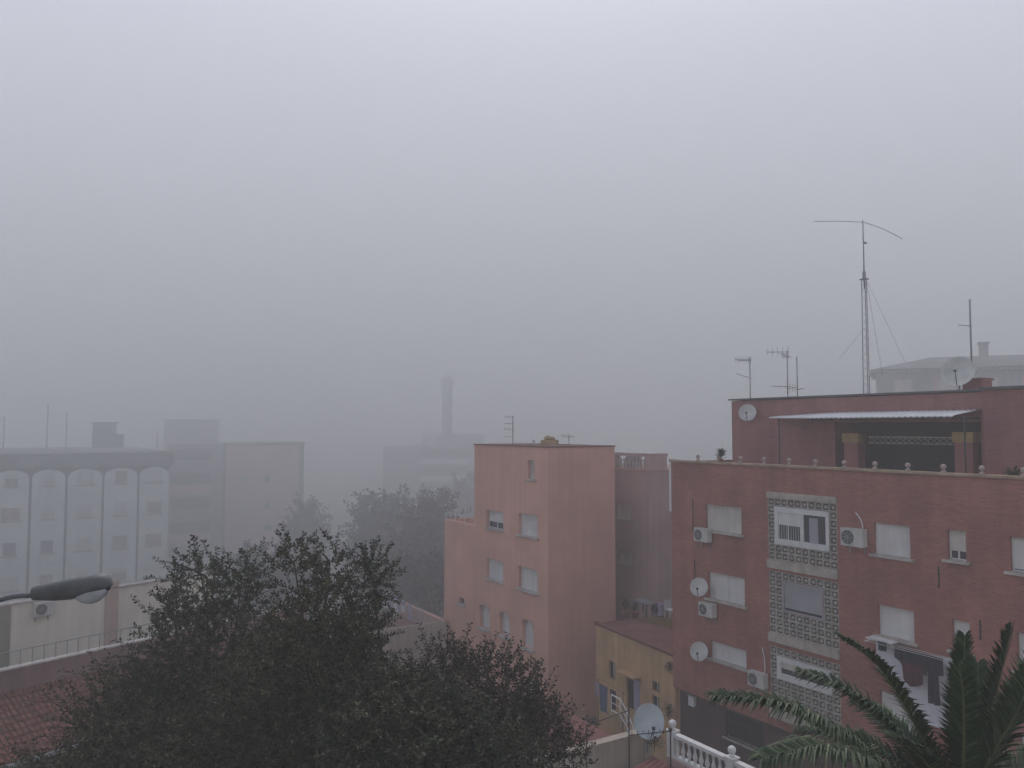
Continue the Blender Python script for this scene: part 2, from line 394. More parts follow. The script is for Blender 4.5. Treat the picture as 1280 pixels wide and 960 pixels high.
for r, dr, sh, sp in ((A1, 1, 'shutter_cream', False), (A2, 1, 'shutter', True), (A3, 1, 'shutter', False), (B1, 1, 'shutter', False), (B2, 1, 'shutter', False),
                  (C1, .68, 'shutter_cream', False), (C2, 1, 'shutter', False), (D1, .93, 'shutter', False), (D2, 1, 'shutter', False), (B3, 1, 'shutter', False), (C3, .6, 'shutter', False), (D3, 1, 'shutter', False)):
    window(BB, *r, drop=dr, sh=sh, split=sp)
for h in holes[12:]: window(BB, *h, drop=1)
w = window(BB, *gw, v=.35, drop=.0, detail=False, frame='rust', label='ground floor window behind dark iron grille')
gr = MB()
for i in range(13):
    u = gw[0] + (gw[1] - gw[0]) * i / 12; gr.tube([(u, .24, gw[2] + .05), (u, .24, gw[3] - .35)], .012, 5)
    if i < 12: gr.tube([(u, .24, gw[3] - .35), (u + .07, .24, gw[3] - .18), (u + .13, .24, gw[3] - .35)], .01, 4)
for z in (gw[2] + .05, gw[3] - .35): gr.box(gw[0] - .05, gw[1] + .05, .225, .255, z - .015, z + .015)
for u in (gw[0] - .05, gw[1] + .05): gr.box(u - .012, u + .012, .225, .35, gw[2] + .03, gw[2] + .06)
gr.build('grille', 'rust', w)
# breeze-block balcony screens
def screen(z_top, wc0, wc1, wr0, wr1):
    s_ = MB(); dk = MB()
    dk.box(pu0 + .004, pu1 - .004, .10, .11, z_top - 8 * rh + .004, z_top - .004)
    for i in range(10):
        for j in range(8):
            if wc0 <= i <= wc1 and wr0 <= j <= wr1: continue
            a, b = pu0 + i * bw, pu0 + (i + 1) * bw; d_, c = z_top - j * rh, z_top - (j + 1) * rh; t = .034
            s_.box(a + .003, a + t, .0, .095, c + .003, d_ - .003).box(b - t, b - .003, .0, .095, c + .003, d_ - .003)
            s_.box(a + t, b - t, .0, .095, c + .003, c + t).box(a + t, b - t, .0, .095, d_ - t, d_ - .003)
            cx, cz = (a + b) / 2, (c + d_) / 2; k = 8; ro = bw * .22; ring = [(cx + ro * math.cos(q * math.pi / 4 + .39), cz + ro * math.sin(q * math.pi / 4 + .39)) for q in range(k)]
            s_.add([(x, .02, z) for x, z in ring] + [(x, .095, z) for x, z in ring], [tuple(range(k))] + [(q, q + k, (q + 1) % k + k, (q + 1) % k) for q in range(k)])
            for sx, sz in ((1, 1), (-1, 1), (1, -1), (-1, -1)):
                s_.box(min(cx + sx * bw * .5 - sx * t, cx + sx * bw * .30), max(cx + sx * bw * .5 - sx * t, cx + sx * bw * .30), .012, .09, min(cz + sz * rh * .5 - sz * t, cz + sz * rh * .30), max(cz + sz * rh * .5 - sz * t, cz + sz * rh * .30))
    o = s_.build('balcony_screen', 'lattice', BB)
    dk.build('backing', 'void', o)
    return o
z = pz[0]; s1 = screen(z, 1, 8, 1, 5); s1['label'] = 'uppermost breeze block screen around a sliding window with dark panes'
z = pz[1]; s2 = screen(z, 2, 7, 1, 4); s2['label'] = 'middle breeze block screen around a closed grey blind'
z = pz[2]; s3 = screen(z, 1, 8, 1, 3); s3['label'] = 'lowest breeze block screen around a half open window'
for z in pz: MB().box(pu0 - .02, pu1 + .02, -.10, -.003, z - 8 * rh - .33, z - 8 * rh - .004).build('balcony_ledge', 'stone', BB)
MB().box(pu0 - .02, pu1 + .02, -.05, -.003, pz[0] + .004, pz[0] + .24).build('screen_lintel', 'stone', BB)
def glazed(par, c0, c1, r0, r1, zt, kind):
    a, b = pu0 + c0 * bw + .02, pu0 + (c1 + 1) * bw - .02; z1, z0 = zt - r0 * rh - .02, zt - (r1 + 1) * rh + .02
    fr = MB().box(a, b, -.03, .09, z1 - .20, z1).box(a, b, -.05, .09, z0, z0 + .22).box(a, a + .16, -.02, .09, z0 + .22, z1 - .2).box(b - .14, b, -.02, .09, z0 + .22, z1 - .2)
    if kind == 'grey': fr = MB().box(a, b, -.01, .09, z1 - .07, z1).box(a, b, -.01, .09, z0, z0 + .06).box(a, a + .06, -.01, .09, z0 + .06, z1 - .07).box(b - .06, b, -.01, .09, z0 + .06, z1 - .07)
    if kind == 'slide': fr.box((a + b) / 2 - .05, (a + b) / 2 + .10, .0, .09, z0 + .22, z1 - .2)
    w = fr.build('window', 'white_paint' if kind != 'grey' else 'lilac_frame', par)
    if kind == 'slide':
        c = (a + b) / 2
        MB().box(a + .16, c - .05, .05, .06, z0 + .22, z1 - .2).box(c + .10, b - .14, .05, .06, z0 + .22, z1 - .2).build('pane', 'glass', w)
        MB().box(a + .16, c - .05, .025, .045, z0 + .22 + (z1 - z0 - .42) * .52, z1 - .2).build('shutter', 'shutter', w)
        MB().box(c + .34, c + .72, .065 - .03, .045, z0 + .23, z1 - .3).build('curtain', 'shutter_grey', w)
        br = MB()
        for k in range(9): br.box(a + .2 + k * .11, a + .212 + k * .11, .0, .012, z0 + .2, z0 + .22 + (z1 - z0 - .42) * .5)
        br.box(a + .6, a + .63, .012, .03, z0 + .22, z0 + .22 + (z1 - z0 - .42) * .52)
        br.build('bars', 'white_paint', w)
    elif kind == 'grey':
        MB().box(a + .06, b - .06, .03, .05, z0 + .15, z1 - .07).build('blind', 'shutter_grey', w)
        MB().box(a + .06, b - .06, .06, .07, z0 + .06, z0 + .15).build('pane', 'void', w)
    else:
        MB().box(a + .16, b - .14, .05, .06, z0 + .22, z1 - .2).build('pane', 'glass', w)
        MB().box(a + .16, b - .14, .025, .045, z0 + .22 + (z1 - z0 - .42) * .45, z1 - .2).build('shutter', 'shutter_cream', w)
M['lilac_frame'] = surface('weathered_lilac_frame', (.42, .36, .40), .7, .1)
glazed(s1, 1, 8, 1, 5, pz[0], 'slide'); glazed(s2, 2, 7, 1, 4, pz[1], 'grey'); glazed(s3, 1, 8, 1, 3, pz[2], 'half')
# ball finials on the parapet
fin = None
u924 = fb(924, 577)[0]; u1278 = fb(1278, 597)[0]; stp = (u1278 - u924) / 9
for k in range(-2, 18):
    u = u924 + stp * k
    if u > uR - .2: break
    if fin is None:
        m = MB().lathe([(.085, 0), (.085, .05), (.045, .07), (.04, .11)], (0, 0, 0), 10); m.ball((0, 0, .185), .09)
        fin = m.build('finial', 'finial_stone', BB); fin.location = (u, .09, top + .086)
    else:
        c = fin.copy(); COL.objects.link(c); c.location = (u, .09, top + .086)
for px_, y0_, y1_ in ((867, 624, 664), (869, 700, 727), (1174, 708, 735), (1226, 775, 800)):
    (u, z0_), (_, z1_) = fb(px_, y1_), fb(px_, y0_); MB().tube([(u, -.03, z0_), (u + .01, -.03, (z0_ + z1_) / 2), (u, -.03, z1_)], .022, 6).build('cable', 'rust', BB)
# white flashing and downpipe on the left corner
MB().box(uL - .13, uL - .004, .0, .2, top - 2.25, top + .12).build('corner_flashing', 'white_paint', BB)
# penthouse set back behind the parapet
VP_ = 2.7
pL = fb(915, 540, VP_)[0]; pR = fb(1228, 540, VP_)[0]; pT = fb(930, 501, VP_)[1]; pf = top - .95
oa = fb(1044, 560, VP_)[0]; oz = fb(1060, 528, VP_)[1]
ph = MB().wall(pL, uR, pf, pT, [(oa, pR - .05, pf + .02, oz)], VP_, 1.6)
ph.quad((pL, 10, pf), (pL, VP_, pf), (pL, VP_, pT), (pL, 10, pT)); ph.quad((pL, VP_, pT), (uR, VP_, pT), (uR, 10, pT), (pL, 10, pT)); ph.quad((uR, 10, pf), (pL, 10, pf), (pL, 10, pT), (uR, 10, pT))
ph.quad((uR, VP_, pf), (uR, 10, pf), (uR, 10, pT), (uR, VP_, pT))
PH = ph.build('penthouse', 'brick_pent', BB)
pj = fb(1229, 540, VP_ - .8)[0]
MB().box(pj, uR - .01, VP_ - .8, VP_ - .004, pf, pT + .03).build('stair_wing', 'brick_pent', PH)
MB().box(pL - .1, pj + 1.2, VP_ - .12, 10.1, pT + .034, pT + .10).box(pj - .05, uR, VP_ - .92, VP_ - .125, pT + .034, pT + .12).build('roof_edge', 'dark_trim', PH)
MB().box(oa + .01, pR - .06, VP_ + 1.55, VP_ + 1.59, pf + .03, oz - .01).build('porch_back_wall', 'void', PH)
# porch: brick piers with ochre capitals, valance, corrugated canopy on a post
for x0, x1 in ((1055, 1086), (1193, 1217)):
    a = fb(x0, 560, VP_ - .25)[0]; b = a + (.62 if x0 < 1100 else .62); z1 = fb(x0, 553, VP_ - .25)[1]
    pr_ = MB().box(a, b, VP_ - .25, VP_ + .2, pf, z1).build('porch_pier', 'brick_pent', PH)
    MB().box(a - .05, b + .05, VP_ - .3, VP_ + .25, z1 + .003, z1 + .36).build('capital', 'ochre_pot', pr_)
va = MB(); a = fb(1086, 548, VP_)[0]; b = fb(1192, 548, VP_)[0]; zc = fb(1100, 546, VP_)[1]
va.box(a, b, VP_ - .03, VP_ + .01, zc - .02, zc + .02)
n = 14
for i in range(n):
    q = a + (b - a) * (i + .5) / n; va.tube([(q + .09 * math.cos(k * math.pi / 4), VP_ - .01, zc - .13 + .09 * math.sin(k * math.pi / 4)) for k in range(9)], .018, 5)
va.box(a, b, VP_ - .02, VP_ + .005, zc - .26, zc - .235)
va.build('valance', 'stone', PH)
ca, cz1 = fb(975, 519, VP_); cb = fb(1227, 510, VP_)[0]
cv = VP_ - 1.75; cz0 = fb(1060, 521.5, cv)[1]; cz1 = fb(1225, 512, VP_)[1]
can = MB(); n = 120; vs_ = []; fs_ = []
for i in range(n + 1):
    u = ca + (cb - ca) * i / n; h = .018 * math.cos(i * math.pi / 1.5)
    f = min(1.0, i / 40)                                  # the canopy tapers to its left end
    vs_ += [(u, VP_ - .01, cz1 + h - (1 - f) * .12), (u, VP_ - .35 - (VP_ - .35 - cv) * (.25 + .75 * f), cz0 + h + (1 - f) * .05), (u, VP_ - .35 - (VP_ - .35 - cv) * (.25 + .75 * f), cz0 + h - .035 + (1 - f) * .05)]
for i in range(n):
    k = i * 3; fs_ += [(k, k + 3, k + 4, k + 1), (k + 1, k + 4, k + 5, k + 2)]
can.add(vs_, fs_).build('canopy', 'corrugated', PH)
for k in range(5):
    u = oa + (pR - oa) * k / 4 - (.1 if k == 4 else 0); MB().box(u - .03, u + .03, cv + .1, VP_ - .02, cz0 - .10, cz0 - .045).build('canopy_rafter', 'dark_metal', PH)
u = fb(974, 550, VP_ - .6)[0]; MB().tube([(u, VP_ - .6, pf), (u, VP_ - .6, cz1 - .2)], .03, 6).build('canopy_post', 'dark_metal', PH)
u = fb(1203, 550, cv)[0]; MB().tube([(u, cv + .15, pf), (u, cv + .15, cz0 - .05)], .03, 6).build('canopy_post', 'dark_metal', PH)
# chimney on the penthouse roof
cu0, cz_ = fb(1203, 476, VP_ + 1.2); cu1 = fb(1227, 476, VP_ + 1.2)[0]
MB().box(cu0, cu1, VP_ + 1.2, VP_ + 1.9, pT + .10, cz_).prism([(cu0 - .05, VP_ + 1.15), (cu1 + .05, VP_ + 1.15), (cu1 + .05, VP_ + 1.95), (cu0 - .05, VP_ + 1.95)], cz_ + .003, cz_ + .08).build('chimney', 'brick_pent', PH)

# ------------------------------------------------------------------ air conditioners, dishes
def ac_unit(fr, px, py, v, label, w=.78, h=.56, Y=None, pipe=0):
    u, z = fr.uz(px, py, v)
    o = root('air_conditioner', fr.w(u, v, z - h / 2), fr.a, label, 'air conditioner', 'air conditioner units on walls')
    MB().box(-w / 2, w / 2, -.36, -.08, 0, h).build('casing', 'ac', o)
    c = (-w * .17, h * .5); r = h * .40; k = 20
    f = MB(); f.add([(c[0] + r * math.cos(q * 2 * math.pi / k), -.366, c[1] + r * math.sin(q * 2 * math.pi / k)) for q in range(k)], [tuple(range(k))]); f.build('fan', 'ac_fan', o)
    g_ = MB()
    for q in (r, r * .66, r * .33): g_.tube([(c[0] + q * math.cos(i * math.pi / 8), -.376, c[1] + q * math.sin(i * math.pi / 8)) for i in range(17)], .006, 4)
    for q in range(4): g_.tube([(c[0] - r * math.cos(q * math.pi / 4), -.374, c[1] - r * math.sin(q * math.pi / 4)), (c[0] + r * math.cos(q * math.pi / 4), -.374, c[1] + r * math.sin(q * math.pi / 4))], .005, 4)
    g_.build('grille', 'ac', o)
    for x in (-w * .33, w * .33): MB().box(x - .025, x + .025, -.34, -.004, -.045, -.004).box(x - .025, x + .025, -.04, -.004, -.28, -.046).build('bracket', 'steel', o)
    if pipe: MB().tube(bez((w * .3, -.1, h), (w * .35, -.04, h + pipe * .4), (w * (.1 if pipe > .8 else -.05), -.03, h + pipe), 6), .02, 6).build('pipe', 'white_paint', o)
    return o
ac_unit(FB, 883, 668, 0, 'air conditioner under the left end of the top floor cream shuttered window')
ac_unit(FB, 889, 761, 0, 'air conditioner with dark fan below the two leaf white shutter')
ac_unit(FB, 952, 848, 0, 'air conditioner with a thin white pipe rising from it, left of the lowest screen', pipe=.95)
ac_unit(FB, 1072, 671, 0, 'air conditioner on the brick wall right of the uppermost breeze block screen', w=.86, h=.62, pipe=.55)

def dish(p, a, label, r=.42, tilt=22, mat='dish', arm=True, post=None, turn=0, wall=0):
    """A satellite dish: its face looks along -y before the turn."""
    o = root('satellite_dish', p, a + R(turn), label, 'satellite dish', 'satellite dishes')
    k = 24; vs_ = []; fs_ = []; m = Matrix.Rotation(R(-tilt), 3, 'X'); m2 = Matrix.Rotation(R(-tilt), 3, 'X')
    for j in range(6):
        rr = r * j / 5
        for q in range(k): vs_.append(m @ Vector((rr * math.cos(q * 2 * math.pi / k), -.22 * r * (j / 5) ** 2 - .14, 1.06 * rr * math.sin(q * 2 * math.pi / k))))
    for j in range(5):
        for q in range(k): fs_.append((j * k + q, j * k + (q + 1) % k, (j + 1) * k + (q + 1) % k, (j + 1) * k + q))
    MB().add(vs_, fs_, True).build('reflector', mat, o)
    if arm:
        e = m @ Vector((0, -r * .95 - .14, -r * .35)); s0 = m @ Vector((0, -.2 * r - .14, -r))
        MB().tube([s0, e], .015, 6).box(e.x - .04, e.x + .04, e.y - .05, e.y + .04, e.z - .04, e.z + .04).build('feed_arm', 'dark_metal', o)
    wv_ = Matrix.Rotation(-R(turn), 3, 'Z') @ Vector((0, wall, 0))
    mt = MB().tube([(0, -.14, -.02), (0, -.04, -.06), (0, -.03, -.25 if post is None else -post)], .028, 6)
    if wall: mt.tube([(0, -.03, -.22), (wv_.x, wv_.y, -.22)], .022, 6)
    mt.build('mount', 'steel', o)
    return o
def dish_on(fr, px, py, v, label, **k):
    u, z = fr.uz(px, py, v - .30); return dish(fr.w(u, v - .30, z), fr.a, label, wall=.30, **k)
dish_on(FB, 935, 518, VP_, 'white satellite dish at the left end of the penthouse wall', r=.38, turn=34)
dish_on(FB, 875, 735, 0, 'upper of two satellite dishes on the brick facade, left of the two leaf shutter', r=.38, turn=32)
dish_on(FB, 875, 815, 0, 'lower of two satellite dishes on the brick facade, above the ground floor', r=.38, turn=32)
u, z = fb(1199, 468, VP_ + 1.0)
dish(FB.w(u, VP_ + 1.0, z), FB.a, 'large pale satellite dish beside the roof chimney under a tall thin pole', r=.56, turn=18, tilt=24, post=z - pT - .1)

# ------------------------------------------------------------------ aerials
def yagi(m, c, d, L, n, el, vert=False):
    """boom from c along unit d with n cross elements of half length el."""
    c = Vector(c); d = Vector(d).normalized(); s_ = Vector((0, 0, 1)) if vert else d.cross(Vector((0, 0, 1))).normalized()
    m.tube([c - d * L * .12, c + d * L], .014, 5)
    for i in range(n):
        p = c + d * L * (i / (n - 1) - .05); e = el * (1.15 - .35 * i / (n - 1)); m.tube([p - s_ * e, p + s_ * e], .009, 4)
def aerial(name, base, hgt, arms, label, r=.022, dx=None):
    o = root(name, base, 0, label, 'aerial', 'television aerials on roofs')
    MB().tube([(0, 0, 0), (0, 0, hgt)], r, 6).build('mast', 'mast', o)
    for z_, dr, L, n, el, ve in arms:
        m = MB(); yagi(m, (0, 0, hgt + z_), dr, L, n, el, ve); m.build('antenna', 'mast', o)
    return o
RT = pT + .10
def roof_at(px, v): u, _ = fb(px, 500, v); return FB.w(u, v, RT)
aerial('roof_aerial', roof_at(938, 4), 2.0, [(-.12, (-1, -.2, 0), .75, 8, .16, True), (-.14, (-.9, .5, 0), .55, 6, .2, False), (-.98, (-1, -.25, .28), .75, 3, .05, False)], 'leftmost aerial on the penthouse roof, with two booms pointing left')
aerial('roof_aerial', roof_at(985, 4.2), 2.15, [(-.05, (-1, .3, .02), .9, 5, .22, True), (-.3, (-.7, -.7, .3), .5, 5, .2, False), (-1.62, (-1, -.1, .03), .75, 4, .3, False), (-1.7, (1, .2, .1), .5, 5, .2, True)], 'middle aerial on the penthouse roof with crossed booms')
aerial('roof_aerial', roof_at(997, 4.6), 1.9, [(-1.5, (.4, -.9, .1), .35, 3, .12, False)], 'short plain pole aerial just left of the tall mast', .024)
aerial('roof_aerial', roof_at(1216, 4.6), 3.45, [(-1.0, (-1, -.2, .05), .5, 3, .08, False)], 'tall thin pole aerial behind the large dish', .03)
# tall lattice radio mast
b = roof_at(1084, 6); hm = CAM.z + (at(1079, 275, b.y).z - CAM.z) - b.z
ms = root('radio_mast', b, R(20), 'tall triangular lattice radio mast with a long curved wire boom at its top', 'radio mast')
m = MB(); zl = hm * .66
legs = [(.15 * math.cos(q), .15 * math.sin(q)) for q in (0, 2.09, 4.19)]
for x, y in legs: m.tube([(x, y, 0), (x * .75, y * .75, zl)], .018, 5)
n = 15
for i in range(n):
    z0, z1 = zl * i / n, zl * (i + 1) / n; k0, k1 = 1 - .25 * i / n, 1 - .25 * (i + 1) / n
    for q in range(3):
        a, c = legs[q], legs[(q + 1) % 3]; m.tube([(a[0] * k0, a[1] * k0, z0), (c[0] * k1, c[1] * k1, z1)], .0055, 4)
m.build('lattice', 'mast', ms)
MB().tube([(0, 0, zl - .4), (0, 0, hm)], .034, 6, .022).box(-.14, .14, -.14, .14, zl, zl + .05).box(-.05, .05, -.05, .05, zl + .05, zl + .35).box(.03, .17, -.03, .03, zl + 1.6, zl + 1.68).build('pole', 'mast', ms)
c0 = Matrix.Rotation(-R(20), 3, 'Z')
pl = at(1018, 277, b.y); pc = at(1079, 278, b.y); pr_ = at(1128, 299, b.y)
MB().tube([c0 @ (q - b) for q in bez(pl, (pl + pc) / 2 + Vector((0, 0, .06)), pc, 6)] + [c0 @ (q - b) for q in bez(pc, (pc + pr_) / 2 + Vector((0, 0, .16)), pr_, 6)][1:], .015, 5).build('boom', 'mast', ms)
for (x0, y0, x1, y1) in ((1083, 350, 1103, 468), (1083, 350, 1131, 452), (1081, 410, 1048, 450)):
    MB().tube([c0 @ (at(x0, y0, b.y) - b), c0 @ (at(x1, y1, b.y + (1.5 if x1 > 1080 else -.5)) - b)], .007, 4).build('guy_wire', 'mast', ms)

# ------------------------------------------------------------------ little plants and pots
def plant(name, p, h, r, n, leaf, label, mat='leaf', pot=.16, cat='potted plant', group=None, L=.16):
    o = root(name, p, 0, label, cat, group); rnd = random.Random(hash(label) % 1000)
    if pot: MB().lathe([(pot * .7, 0), (pot, pot * 1.5), (pot * 1.06, pot * 1.55), (pot * .9, pot * 1.6)], (0, 0, 0), 12).build('pot', 'pot', o)
    m = MB(); b0 = pot * 1.4
    for i in range(n):
        a = rnd.uniform(0, 6.28); e = rnd.uniform(.2, 1.4); d = Vector((math.cos(a) * math.cos(e), math.sin(a) * math.cos(e), math.sin(e)))
        c = Vector((0, 0, b0 + h * rnd.uniform(.0, .55))) + d * r * rnd.uniform(.2, .7); s_ = d.cross(Vector((0, 0, 1))).normalized() * L * .18; t = c + d * L * rnd.uniform(.7, 1.3) + Vector((0, 0, -.02))
        m.add([c, c + d * L * .5 + s_, t, c + d * L * .5 - s_], [(0, 1, 2, 3)])
    m.tube([(0, 0, b0 - .02), (.01, 0, b0 + h * .6)], .014, 5)
    m.build('foliage', leaf, o); return o
plant('potted_plant', FB.w(fb(899, 574)[0], .1, top + .086), .34, .22, 70, 'leaf', 'spiky potted plant standing on the brick parapet between finials', pot=.09, L=.24)
plant('potted_plant', FB.w(fb(1268, 597, .7)[0], .75, top - .95), 1.0, .5, 160, 'leaf', 'dark bushy plant behind the parapet at the right end', pot=.24, L=.25)

# ------------------------------------------------------------------ laundry under window B2
lz = B2[2] - .12; la = B2[0] - .1
lr = root('drying_rack', FB.w(la, 0, lz), FB.a, 'white drying rack fixed under a shuttered window, hung with washing', 'drying rack')
m = MB(); L = 2.9
for y in (-.25, -.45, -.65): m.tube([(0, y, 0), (L, y, -.02)], .008, 5)
for x in (.05, L - .05): m.box(x - .015, x + .015, -.68, -.004, -.03, .0)
m.box(-.05, .9, -.5, -.13, .03, .08)
m.build('frame', 'white_paint', lr)
def cloth(p, a, w, h, mat, label, name='garment', cat='laundry', group='washing hung out to dry', sag=.0, wave=.05, shape=None, nx=16, nz=10, seed=0):
    rnd = random.Random(seed); ph = [rnd.uniform(0, 6) for _ in range(4)]; vs_ = []; fs_ = []
    for j in range(nz + 1):
        for i in range(nx + 1):
            s_ = i / nx; t = j / nz; hh = h * (shape(s_) if shape else 1)
            vs_.append((w * s_, wave * t * (math.sin(s_ * 9 + ph[0]) + .6 * math.sin(s_ * 19 + ph[1] + t * 2)), -hh * t - sag * math.sin(s_ * math.pi) * (1 - t)))
    for j in range(nz):
        for i in range(nx):
            k = j * (nx + 1) + i; fs_.append((k, k + 1, k + nx + 2, k + nx + 1))
    o = MB().add(vs_, fs_, True).build(name, mat, None, p, a, label=label, cat=cat, group=group)
    return o
def lp(u, y, z=0): return FB.w(la + u, y, lz + z)
cloth(lp(.18, -.25, -.02), FB.a, 2.6, 2.25, 'sheet', 'large white sheet hanging from the drying rack behind dark garments', 'bed_sheet', shape=lambda s: .42 + .62 * min(1, s * 1.6) - .04 * s, sag=.05, wave=.05, seed=2, nx=24)
cloth(lp(.95, -.45, -.02), FB.a, 1.15, .66, 'cloth_dark', 'dark navy top hanging in front of the white sheet', shape=lambda s: .55 + .45 * math.sin(min(1, s * 1.4) * 1.57), seed=3)
cloth(lp(1.25, -.52, -.42), FB.a, .72, .72, 'cloth_red', 'maroon garment hanging below the navy top', shape=lambda s: .75 + .25 * math.sin(s * 3.1), seed=4)
cloth(lp(1.8, -.45, -.02), FB.a, .8, .55, 'cloth_dark', 'dark garment at the right end of the rack', seed=5)
cloth(lp(2.15, -.55, -.5), FB.a, .35, 1.0, 'cloth_dark', 'narrow dark trousers hanging below the rack\'s right end', seed=6)
cloth(lp(.42, -.55, .06), FB.a, .34, .30, 'cloth_dark', 'small dark cloth folded over the rack\'s left end', seed=7)
# wall lamp and balcony things on the ground floor corner
u, z = fb(867, 876, .35)
wb = root('wall_box', FB.w(u, .35, z - .2), FB.a, 'small white meter box on the shaded ground floor wall', 'meter box')
MB().box(-.17, .17, -.16, -.004, 0, .42).build('case', 'white_paint', wb); MB().box(-.19, .19, -.18, -.004, .423, .45).build('lid', 'ac', wb)

# ================================================================== PINK APARTMENT BUILDING (centre)
o = at(685, 560, 43.5); FP = Frame((o.x, o.y), DB)
def fp(px, py, v=0): return FP.uz(px, py, v)
PB = root('apartment_building', (FP.o.x, FP.o.y, 0), FP.a, 'salmon pink apartment block with plain side wall and arched lower windows', 'building')
zt = fp(640, 558)[1]; ul = fp(593, 600)[0]; ull = fp(555, 700)[0]
def prect(x0, y0, x1, y1): u0, z1 = fp(x0, y0); u1, _ = fp(x1, y1); _, z0 = fp(x0, y1); return (u0, u1, z0, z1)
W = {'a1': prect(608, 637, 629, 659), 'a2': prect(648, 641, 672, 668), 'b1': prect(608, 697, 629, 722), 'b2': prect(648, 707, 672, 735),
     't': prect(660, 575, 668, 599), 'c1': prect(600, 755, 612, 783), 'c2': prect(625, 764, 637, 792), 'c3': prect(653, 774, 667, 807), 's': prect(573, 746, 581, 754), 'd3': prect(653, 843, 667, 876), 'd2': prect(625, 830, 637, 858)}
main = [W[k] for k in ('a1', 'a2', 'b1', 'b2', 't', 'c1', 'c2', 'c3', 'd3', 'd2')]
VR = 4.64
pw = MB().shell(ul, 0, 0, VR, -.5, zt, main, .30)
zl_ = fp(570, 652)[1]
pw.wall(ull, ul, -.5, zl_, [W['s']], .02, .30); pw.quad((ull, VR, -.5), (ull, .02, -.5), (ull, .02, zl_), (ull, VR, zl_)); pw.quad((ull, .25, zl_ - .5), (ul, .25, zl_ - .5), (ul, VR, zl_ - .5), (ull, VR, zl_ - .5)); pw.quad((ull, .25, zl_), (ull, .25, zl_ - .5), (ul, .25, zl_ - .5), (ul, .25, zl_)); pw.quad((ull, .02, zl_), (ul, .02, zl_), (ul, .25, zl_), (ull, .25, zl_)); pw.quad((ull, VR, -.5), (ull, VR, zl_), (ul, VR, zl_), (ul, VR, -.5))
pw.build('wall', 'pink', PB)
MB().box(ul - .05, .05, -.05, VR + .05, zt + .003, zt + .07).build('roof_edge', 'cope', PB)
window(PB, *W['a1'], drop=.62, rec=.2); window(PB, *W['a2'], rec=.2); window(PB, *W['b1'], rec=.2); window(PB, *W['b2'], rec=.2)
window(PB, *W['t'], sh='shutter_cream', rec=.2)
window(PB, *W['s'], drop=0, frame='cope', rec=.2)
for k in ('c1', 'c2', 'c3', 'd3', 'd2'):
    a, b, z0, z1 = W[k]
    w = window(PB, a, b, z0, z1, drop=.9 if k == 'c2' else .97, sill=False, rec=.2)
    # arched pink surround and a rounded sill shelf
    m = MB(); r = (b - a) / 2 + .03; c = (a + b) / 2; k_ = 10
    pts = [(c + r * math.cos(math.pi * i / k_), z1 - .28 + .36 * math.sin(math.pi * i / k_)) for i in range(k_ + 1)]
    # spandrel: fills the corners above the arch
    vs_ = []; 
    for x, zz in pts: vs_ += [(x, -.008, min(zz, z1 + .10)), (x, -.008, z1 + .12)]
    m.add(vs_, [(2 * i, 2 * i + 1, 2 * i + 3, 2 * i + 2) for i in range(k_)])
    m.tube([(x, -.03, zz) for x, zz in pts], .035, 5)
    m.build('arch', 'trim_pink', w)
    sh = [(c + (r + .16) * math.cos(math.pi * i / 8 + math.pi), .28 * math.sin(math.pi * i / 8 + math.pi) - .005) for i in range(9)]
    MB().prism(sh, z0 - .10, z0 - .005).build('sill', 'sill', w)
# parapet rail of the low left terrace
m = MB(); zz = zl_
for i in range(7): u = ull + (ul - ull) * i / 6; m.box(u - .012, u + .012, .1, .124, zz, zz + .40)
m.box(ull, ul, .09, .13, zz + .40, zz + .435)
for i in range(6): m.box(ull + .08, ull + .105, .1 + i * .7, .124 + i * .7, zz - .5, zz + .4)
m.box(ull + .07, ull + .11, .13, VR, zz + .4, zz + .435)
m.build('terrace_rail', 'white_paint', PB)
# rear wing with roof terrace
q = at(811, 600, 47.0); wu, wv, _ = FP.loc(q)
zw = fp(790, 588, wv)[1]
def wrect(x0, y0, x1, y1): u0, z1 = fp(x0, y0, wv); u1, _ = fp(x1, y1, wv); _, z0 = fp(x0, y1, wv); return (u0, u1, z0, z1)
w1 = wrect(772, 627, 789, 648); w2 = wrect(775, 687, 790, 704)
rw = MB(); rw.shell(-8, wu, wv, wv + 6, -.5, zw, [w1, w2], .25); rw.box(-8, -3.2, VR + .004, wv - .004, -.5, zw - .4)
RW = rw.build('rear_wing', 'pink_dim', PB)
for wr in (w1, w2):
    w = window(RW, *wr, v=wv, sh='shutter_cream', drop=.97, rec=.12)
MB().box(-7.9, wu + .07, wv - .07, wv + 6, zw + .003, zw + .08).build('roof_edge', 'trim_pink', RW)
# pergola on the wing: piers, beam and hanging cloths
zb = fp(811, 571, wv + .3)[1]
m = MB(); m.box(wu - .5, wu - .06, wv + .15, wv + 1.5, zw + .083, zb).box(-3.4, -3.0, wv + .15, wv + .6, zw + .08, zb)
m.box(-3.4, wu - .04, wv + .2, wv + .55, zb + .003, zb + .18); m.box(wu - .52, wu - .04, wv + .553, wv + 1.55, zb + .003, zb + .18)
m.build('pergola', 'pink_dim', RW)
m = MB()
for i in range(9):
    u = -2.9 + i * .31; m.lathe([(.05, 0), (.09, .15), (.05, .3), (.09, .5), (.05, .62)], (u, wv + .3, zw + .083), 8)
m.build('baluster_row', 'stone', RW)
cloth(FP.w(-2.7, wv + .75, zb - .02), FP.a, 1.5, .62, 'sheet', 'white cloth hanging under the pink roof pergola', 'hanging_cloth', 'cloth', None, seed=9)
